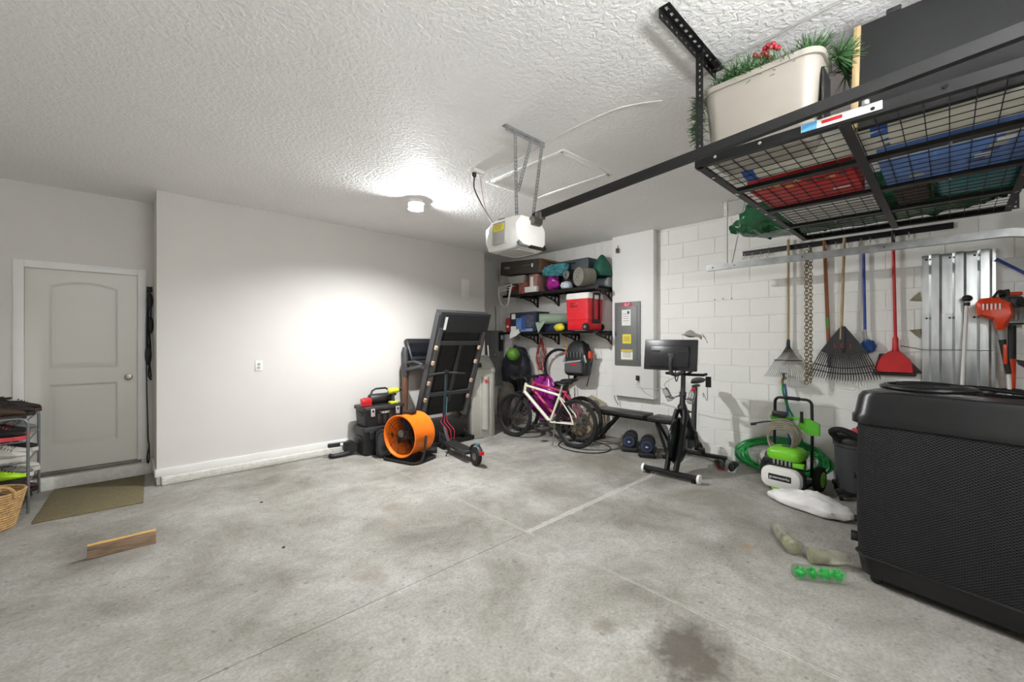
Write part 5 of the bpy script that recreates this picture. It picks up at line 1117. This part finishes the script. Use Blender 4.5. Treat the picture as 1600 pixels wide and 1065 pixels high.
gt = thing('grey_tray', 'grey plastic tray on the upper shelf under the long carton', 'tray', (5.18, 5.22, ZU+.19), 5)
mb = MB(); mb.skin([rsec(mb, .34*k, .40*k, .03, z, 3) for z, k in ((0, .8), (.10, 1.0), (.11, 1.06), (.12, 1.06), (.115, 1.0), (.012, .78))]); mb.ob('tray_shell', lgr, gt)
for k, (x, y, w_, d_, h_, m_, lab, nm) in enumerate(((5.20, 5.34, .30, .26, .185, dcard, 'dark carton under the grey tray on upper shelf', 'carton'), (5.20, 5.06, .30, .22, .185, M('print_red_card', (170, 84, 70), .6, var=.5, vs=16), 'red and blue patterned box under the grey tray on upper shelf', 'carton'),
        (5.16, 4.80, .26, .19, .30, M('pinkish_card', (176, 128, 116), .7, var=.2), 'pinkish tall carton with white label on upper shelf', 'carton'))):
    b_ = thing(nm, lab, 'carton', (x, y, ZU))
    MB().box((0, 0, h_/2), (w_, d_, h_), bev=.004).ob('carton_body', m_, b_)
    if k == 2: MB().box((-.131, .03, .16), (.002, .07, .2)).ob('label_sheet', pap, b_)
    else: MB().box((-.151, 0, h_*.6), (.002, d_*.5, h_*.3)).ob('label_sheet', mgr if k else red, b_)
fb = thing('flat_white_box', 'low white box at the front of upper shelf', 'box', (5.045, 4.81, ZU), 3)
MB().box((-.045, 0, .045), (.06, .26, .09), bev=.004).box((-.077, .07, .05), (.002, .03, .03)).ob('box_body', pap, fb)
wr_ = thing('white_wire_rack', 'white wire rack hanging over left end of upper shelf', 'wire rack', (5.0, 5.36, ZU+.02))
MB().tube([(-.02, .26, .12), (-.02, -.10, .15)], .009, 8).tube([(-.02, .24, .05), (-.02, -.08, .07)], .007, 8).tube([(.04, .26, .10), (.04, -.1, .13)], .007, 8).ob('rack_bar', wht, wr_)
MB().tube(bez([(-.02, .25, .12), (-.04, .22, -.05), (-.05, .13, -.20), (-.05, .04, -.23), (-.05, -.03, -.18), (-.04, -.07, -.02), (-.02, -.10, .15)], 5), .009, 8).ob('wire_loop', wht, wr_)
MB().box((-.045, -.055, -.02), (.008, .03, .26), rot=(R(10), 0, 0), bev=.003).ob('end_strap', wht, wr_)
dc = thing('grey_case', 'dark grey hard case lying at back of upper shelf', 'case', (5.33, 4.10, ZU+.29))
MB().box((0, 0, .09), (.28, .62, .18), bev=.03).box((-.142, 0, .09), (.006, .58, .01)).ob('shell', M('case_slate', (66, 76, 80), .5), dc)
MB().box((-.15, 0, .12), (.02, .12, .03), bev=.006).ob('handle', bpl, dc)
tag(MB().box((5.34, 4.10, ZU+.145), (.26, .60, .285), bev=.02).ob('black_crate', bpl), 'black crate supporting the dark grey case on upper shelf', 'crate')
bl = M('towel_teal', (70, 140, 148), .85, var=.45, vs=10, bump=.6, bs=16)
lump('teal_blanket', bl, (5.07, 4.34, ZU+.31), (.10, .24, .09), 'rumpled teal and blue blanket on the upper shelf', 'blanket', .24, 56, 34, 21)
lump('magenta_pouch', M('magenta_nylon', (164, 28, 140), .25), (5.10, 4.42, ZU+.12), (.08, .12, .115), 'magenta pouch under the teal blanket on upper shelf', 'pouch', .14, 22, 14, 22)
lump('dark_sack', M('plum_fabric', (52, 38, 44), .8), (5.22, 4.60, ZU+.12), (.10, .085, .115), 'dark plum sack beside pinkish carton on upper shelf', 'sack', .12, 22, 14, 23)
def roll(name, a, b_, r, m_out, m_in, label, cat='roll', inner=.55):
    a, b_ = V(a), V(b_); t = thing(name, label, cat, a); d = b_-a
    MB().cyl((0, 0, 0), d, r, n=22).ob('roll_body', m_out, t)
    dn = d.normalized(); u = dn.orthogonal().normalized(); v = dn.cross(u)
    MB().tube([-dn*.003+u*(r*(.2+.75*k/40)*math.cos(k*.42))+v*(r*(.2+.75*k/40)*math.sin(k*.42)) for k in range(41)], .004, 5).ob('spiral_end', m_in, t)
    return t
grl = M('grey_mat', (150, 152, 148), .6, var=.1)
roll('black_roll', (4.96, 4.04, ZU+.20), (5.19, 4.02, ZU+.20), .072, bpl, lgr, 'black rolled mat end-on among upper shelf things')
roll('grey_roll', (4.95, 3.80, ZU+.145), (5.17, 3.73, ZU+.145), .14, M('olive_grey', (128, 124, 112), .6, var=.15), lgr, 'thick olive grey roll end-on on the upper shelf')
roll('pale_roll', (5.11, 3.62, ZU+.36), (5.13, 3.22, ZU+.27), .075, M('pale_blue_grey', (164, 172, 176), .45, var=.2), lgr, 'pale grey roll resting on the olive roll beside the chase') if False else None
roll('pale_roll', (5.39, 3.78, ZU+.075), (5.39, 3.54, ZU+.075), .075, M('pale_blue_grey', (164, 172, 176), .45, var=.2), lgr, 'pale grey roll at right end of the upper shelf')
lump('white_clear_bag', M('clear_white_bag', (204, 212, 224), .3, var=.15, bump=.6, bs=14), (5.06, 4.10, ZU+.045), (.10, .085, .07), 'crinkled white plastic bag below black roll on upper shelf', 'bag', .16, 24, 16, 25, .36)
gc = thing('green_hanging_bag', 'dark green cone shaped bag hung by strings near ceiling', 'bag', (5.36, 3.66, ZU+.17))
MB().lathe([(.15, 0), (.16, .03), (.12, .18), (.05, .30), (.02, .33)], n=20).ob('cone_body', M('bag_green', (26, 92, 76), .6, var=.25), gc)
for s_ in (-1, 1): MB().tube([(0, s_*.01, .32), (.0, s_*.03, H-ZU-.17)], .003, 6).ob('string', wht, gc)

# lower shelf things
rj = thing('red_canister', 'red fabric canister at left end of lower shelf', 'canister', (5.22, 5.50, ZL))
MB().lathe([(.10, 0), (.12, .01), (.125, .20), (.11, .25), (.05, .265)], n=22).ob('body', M('red_fabric', (178, 34, 30), .7), rj)
MB().box((-.118, 0, .1), (.012, .05, .04), bev=.003).ob('patch', pap, rj)
pc = thing('printed_carton', 'blue and black printed carton tilted on lower shelf', 'carton', (5.18, 5.03, ZL), -3)
MB().box((0, 0, .17), (.32, .66, .33), bev=.004).ob('carton_body', M('carton_navy', (44, 48, 64), .5, var=.2), pc)
for (y, z, w_, h_, m_) in ((.24, .27, .10, .09, pap), (.1, .14, .14, .2, M('print_sky', (96, 140, 196), .5, var=.3)), (-.02, .15, .10, .24, M('print_blue', (54, 84, 150), .5, var=.3)), (-.18, .18, .2, .2, M('print_slate', (76, 80, 96), .5, var=.5, vs=18)), (.2, .05, .22, .1, pap), (-.1, .03, .3, .05, M('print_sky2', (120, 150, 190), .5))):
    MB().box((-.1615, y, z), (.002, w_, h_)).ob('print_patch', m_, pc)
MB().ext([(-.16, .33, .0), (-.16, .05, .0), (-.21, .12, -.07), (-.20, .30, -.12)], (.004, 0, 0)).ob('open_flap', pap, pc)
roll('yoga_mat', (4.99, 4.62, ZL+.20), (5.36, 4.22, ZL+.20), .085, M('mat_sage', (146, 166, 146), .7, var=.06), M('mat_sage_dark', (90, 112, 96), .7), 'sage green rolled yoga mat on the lower shelf', 'yoga mat')
bpy.data.objects['yoga_mat'].location.z = ZL+.205
MB().ext([(-.02, .07, -.06), (-.02, -.16, -.03), (-.03, .0, -.23)], (.004, .0, 0)).ob('loose_end', M('mat_sage', (146, 166, 146), .7), bpy.data.objects['yoga_mat'])
tag(MB().box((5.25, 4.44, ZL+.059), (.30, .34, .116), bev=.01).ob('blue_bin', M('navy_bin', (38, 44, 72), .5)), 'low navy bin under the rolled yoga mat', 'bin')
lump('yellow_pouch', M('yellow_plastic', (214, 206, 50), .5, var=.2), (5.02, 4.22, ZL+.06), (.05, .10, .06), 'yellow green pouch left of the red cooler', 'pouch', .12, 20, 12, 27)
rcool = thing('red_cooler', 'red rolling cooler with white lid on the lower shelf', 'cooler', (5.155, 3.835, ZL), -90)
mb = MB(); mb.skin([rsec(mb, .41*k, .40*k, .045, z, 4) for z, k in ((.012, .94), (.02, .96), (.16, .97), (.165, 1.0), (.46, 1.02), (.47, 1.02))]); mb.ob('tub', M('cooler_red', (214, 30, 44), .35, var=.04), rcool)
mb = MB(); mb.skin([rsec(mb, .42*k, .41*k, .05, z, 4) for z, k in ((.47, 1.0), (.475, 1.025), (.545, 1.02), (.56, .97))]); mb.ob('lid', wht, rcool)
MB().box((-.05, -.205, .385), (.14, .02, .06), bev=.012).ob('front_grip', M('cooler_red_dark', (176, 20, 34), .4), rcool)
for s_ in (-1, 1):
    w_ = MB().lathe([(.02, -.02), (.05, -.02), (.055, 0), (.05, .02), (.02, .02)], (.165, s_*.195, .055), (0, 1, 0), 20).ob('wheel', rub, rcool); MB().cyl((.165, s_*.215, .055), (.165, s_*.222, .055), .022, n=14).ob('hub', mgr, w_)
for s_ in (-1, 1): MB().box((.218, s_*.075, .33), (.02, .028, .44), bev=.006).ob('handle_rail', bpl, rcool)
MB().box((.22, 0, .545), (.026, .18, .03), bev=.01).box((.218, 0, .14), (.02, .17, .06), bev=.008).ob('pull_handle', bpl, rcool)

# ---------------- entry corner ----------------
mt = tag(MB().box((-.155, 5.615, .005), (.68, 1.02, .009), rot=(0, 0, R(-2.5)), bev=.003).ob('door_mat', M('mat_olive', (122, 112, 82), .95, var=.18, vs=60, bump=.9, bs=220)), 'olive brown carpet mat in front of the entry door', 'mat')
wd = thing('wood_block', 'short offcut of pine lumber standing on edge on floor', 'lumber', (.02, 4.045, 0), -1)
mb = MB().box((0, 0, .0465), (.355, .038, .091), bev=.002)
mb.ob('board', M('weathered_board', (138, 116, 94), .8, var=.35, vs=5, stretch=(2, 14, 14), bump=.3), wd)
MB().box((0, 0, .0932), (.354, .037, .002)).ob('sawn_edge', M('fresh_pine', (206, 164, 92), .7, var=.3, vs=8, stretch=(2, 14, 14)), wd)
MB().box((.1785, 0, .0465), (.002, .037, .09)).ob('end_grain', M('fresh_pine2', (176, 138, 88), .8), wd)
# leashes
ls_ = thing('hanging_leash', 'black and blue dog leash hanging beside the entry door', 'leash', (.248, YD-.03, 0))
MB().box((0, .02, 2.06), (.05, .016, .06), bev=.004).tube([(0, .01, 2.06), (0, -.04, 2.04), (0, -.05, 2.08)], .006, 6).tube([(-.01, .01, 2.03), (-.02, -.04, 2.01), (-.02, -.05, 2.05)], .006, 6).ob('wall_hook', blk, ls_)
MB().tube(bez([(0, -.045, 2.045), (.008, -.05, 1.8), (-.004, -.045, 1.6), (.006, -.045, 1.35), (-.01, -.05, 1.12), (.012, -.05, 1.05)], 5), .02, 6, flat=.5).ob('harness_strap', bpl, ls_)
MB().tube(bez([(-.01, -.04, 1.85), (-.02, -.04, 1.6), (-.016, -.045, 1.4), (.0, -.05, 1.22), (.012, -.05, 1.08)], 5), .018, 6, flat=.4).sph((.005, -.045, 1.66), (.028, .02, .10)).sph((-.012, -.045, 1.33), (.03, .02, .12)).sph((.0, -.045, 1.93), (.03, .02, .09)).ob('harness_loop', bpl, ls_)
MB().tube(bez([(-.02, -.045, 2.0), (-.028, -.05, 1.5), (-.026, -.05, 1.0), (-.016, -.05, .55)], 5), .016, 6, flat=.4).ob('leash_webbing', M('leash_navy', (46, 66, 86), .7), ls_)
MB().tube(bez([(-.016, -.05, .56), (-.014, -.05, .4), (-.006, -.05, .32), (-.022, -.05, .2), (-.014, -.05, .13), (-.004, -.05, .2), (-.006, -.05, .32)], 5), .007, 6).ob('leash_loop', bpl, ls_)

# shoe rack
sr = thing('shoe_rack', 'grey metal tube shoe rack at the left edge', 'shoe rack', (-.76, 5.80, 0))
tbe = M('rack_grey', (132, 134, 136), .35, .6)
for s_ in (-1, 1):
    MB().tube([(-.19, s_*.33, .0), (-.19, s_*.33, .76)]+arc((-.13, s_*.33, .76), (1, 0, 0), (0, 0, 1), .06, 180, 90, 5)+arc((.13, s_*.33, .76), (1, 0, 0), (0, 0, 1), .06, 90, 0, 5)+[(.19, s_*.33, .76), (.19, s_*.33, 0)], .0105, 10).ob('end_frame', tbe, sr)
TZs = (.06, .25, .44, .62, .80)
for z in TZs[:]:
    for x in (-.185, -.12, -.05, .02, .09, .185): MB().cyl((x, -.33, z), (x, .33, z), .006, n=8).ob('tier_rod', tbe, sr)
    for s_ in (-1, 1):
        if z < .78: MB().cyl((-.19, s_*.33, z), (.19, s_*.33, z), .006, n=8).ob('tier_end_rod', tbe, sr)
def shoe(label, mu, ms, loc, rz, L_=.29, high=0., accent=None, group='shoes on the rack'):
    t = thing('shoe', label, 'shoe', loc, rz, group); k = L_/.29; t.scale = (1.0, 1.1, 1.25)
    secs = ((-.145, .022, .02, .035+high*.5), (-.135, .034, .01, .10+high), (-.09, .038, .01, .10+high), (-.05, .039, .01, .085+high*.7), (.0, .041, .01, .082), (.05, .046, .01, .066), (.10, .045, .01, .05), (.135, .032, .012, .04), (.147, .012, .016, .028))
    mb = MB(); rings = []
    for x, w_, z0, z1 in secs:
        rings.append(mb.vs([(x*k, w_*math.cos(a)*(1 if math.sin(a) < .3 else .86), (z0+z1)/2+.012+(z1-z0)/2*math.sin(a)) for a in [2*PI*i/12 for i in range(12)]]))
    mb.skin(rings); mb.ob('upper', mu, t)
    mb = MB(); mb.skin([mb.vs([(x*k*1.02, w_*1.08, z) for x, w_ in ((-.145, .012), (-.12, .036), (0, .036), (.06, .046), (.12, .040), (.147, .010))]+[(x*k*1.02, -w_*1.08, z) for x, w_ in ((.147, .010), (.12, .040), (.06, .046), (0, .036), (-.12, .036), (-.145, .012))]) for z in (.0, .028)]); mb.ob('sole', ms, t)
    op_ = MB(); op_.skin([op_.ring(V((-.085*k, 0, z+high)), V((1, 0, 0)), V((0, 1, 0)), r_, 14, r_*.55) for r_, z in ((.045, .112), (.05, .122), (.042, .124), (.036, .108))]); op_.ob('collar', accent or mu, t)
    for q in range(4): MB().tube([(.0+.018*q*k, -.022, .098-.009*q), (.004+.018*q, 0, .105-.009*q), (.0+.018*q*k, .022, .098-.009*q)], .003, 5).ob('lace', accent or ms, t)
    return t
bw_ = M('boot_brown', (66, 46, 34), .6, var=.3); dkb = M('boot_dark', (36, 30, 27), .6, var=.3)
wsn = M('sneaker_white', (208, 206, 198), .6, var=.12); gsn = M('sneaker_grey', (122, 122, 118), .7, var=.2); lgs = M('sneaker_lime', (172, 224, 36), .5, var=.1); pks = M('sneaker_coral', (214, 74, 84), .6, var=.1)
rz_ = sr.location
def sh(x, y, tier, rz, *a, **k): return shoe(*a, (-.76+x, 5.80+y, TZs[tier]+.007), rz, **k)
sh(.02, -.22, 4, 12, 'brown leather boot on top of rack at its near end', bw_, dkb, high=.02)
sh(.05, .02, 4, -8, 'dark boot lying on top of the rack middle', dkb, dkb, high=.02)
sh(.07, .24, 4, 20, 'dark brown shoe at far end of the rack top', dkb, bw_, accent=bw_)
sh(.02, -.23, 3, 0, 'coral and black sneaker on the upper tier near end', bpl, pks, accent=pks)
sh(.02, .0, 3, 4, 'black shoe with coral sole in middle of upper tier', bpl, pks)
sh(.04, .22, 3, -6, 'grey shoe at far end of upper tier', gsn, gsn)
sh(.03, -.23, 2, -4, 'white running shoe on the middle tier near end', wsn, wsn, accent=gsn)
sh(.03, -.05, 2, 4, 'white sneaker with black collar on the middle tier', wsn, wsn, accent=bpl)
sh(.05, .2, 2, -5, 'black and white sneaker at far end of middle tier', bpl, wsn)
sh(.03, -.22, 1, 6, 'lime green sneaker on the lower tier near end', lgs, bpl, accent=bpl)
sh(.04, -.0, 1, -3, 'grey sneaker with white sole on the lower tier', gsn, wsn)
sh(.06, .2, 1, 5, 'white sneaker at far end of lower tier', wsn, wsn)
sh(.03, .0, 0, 5, 'black shoe on the bottom tier middle', bpl, dkb); sh(.05, .21, 0, -6, 'dark maroon shoe at far end of bottom tier', M('maroon', (62, 28, 32), .6), dkb)
# woven basket
bs_ = thing('woven_basket', 'round woven straw basket with loop handles at left edge', 'basket', (-.765, 5.20, 0))
straw = M('straw', (186, 150, 100), .8, var=.3, vs=40, bump=.8, bs=60)
mb = MB(); pr_ = []
for k in range(15): q = k/14; pr_.append((.15+.06*q+.004*math.sin(k*PI), .004+.27*q))
for k in range(15):
    r_, z = pr_[k]; MB().torus((0, 0, z+.010), (0, 0, 1), r_, .0115, 36, 6).ob('straw_coil', straw, bs_)
MB().lathe([(.0, .004), (.15, .004), (.15, .012), (.0, .012)], n=28).ob('base', straw, bs_)
for a in (-60, 120):
    c = V((.205*math.cos(R(a)), .205*math.sin(R(a)), .27)); tdir = V((-math.sin(R(a)), math.cos(R(a)), 0))
    MB().tube(arc(c, tdir, (0, 0, 1), .075, -10, 190, 12, .085), .012, 8).ob('loop_handle', straw, bs_)
lump('dark_clothes', M('dark_cloth', (40, 40, 42), .9), (-.765, 5.20, .20), (.15, .15, .07), 'dark cloth inside the straw basket', 'cloth', .12, 20, 12, 31)
# small scraps on the floor
tag(MB().sph((.95, 4.35, .006), (.014, .008, .006), 8, 6).ob('debris_speck', bpl), 'small dark speck on floor near the long wall', 'debris')
tag(MB().sph((.86, 3.3, .006), (.012, .008, .006), 8, 6).ob('debris_speck', bpl), 'small dark speck on the floor right of wood block', 'debris')
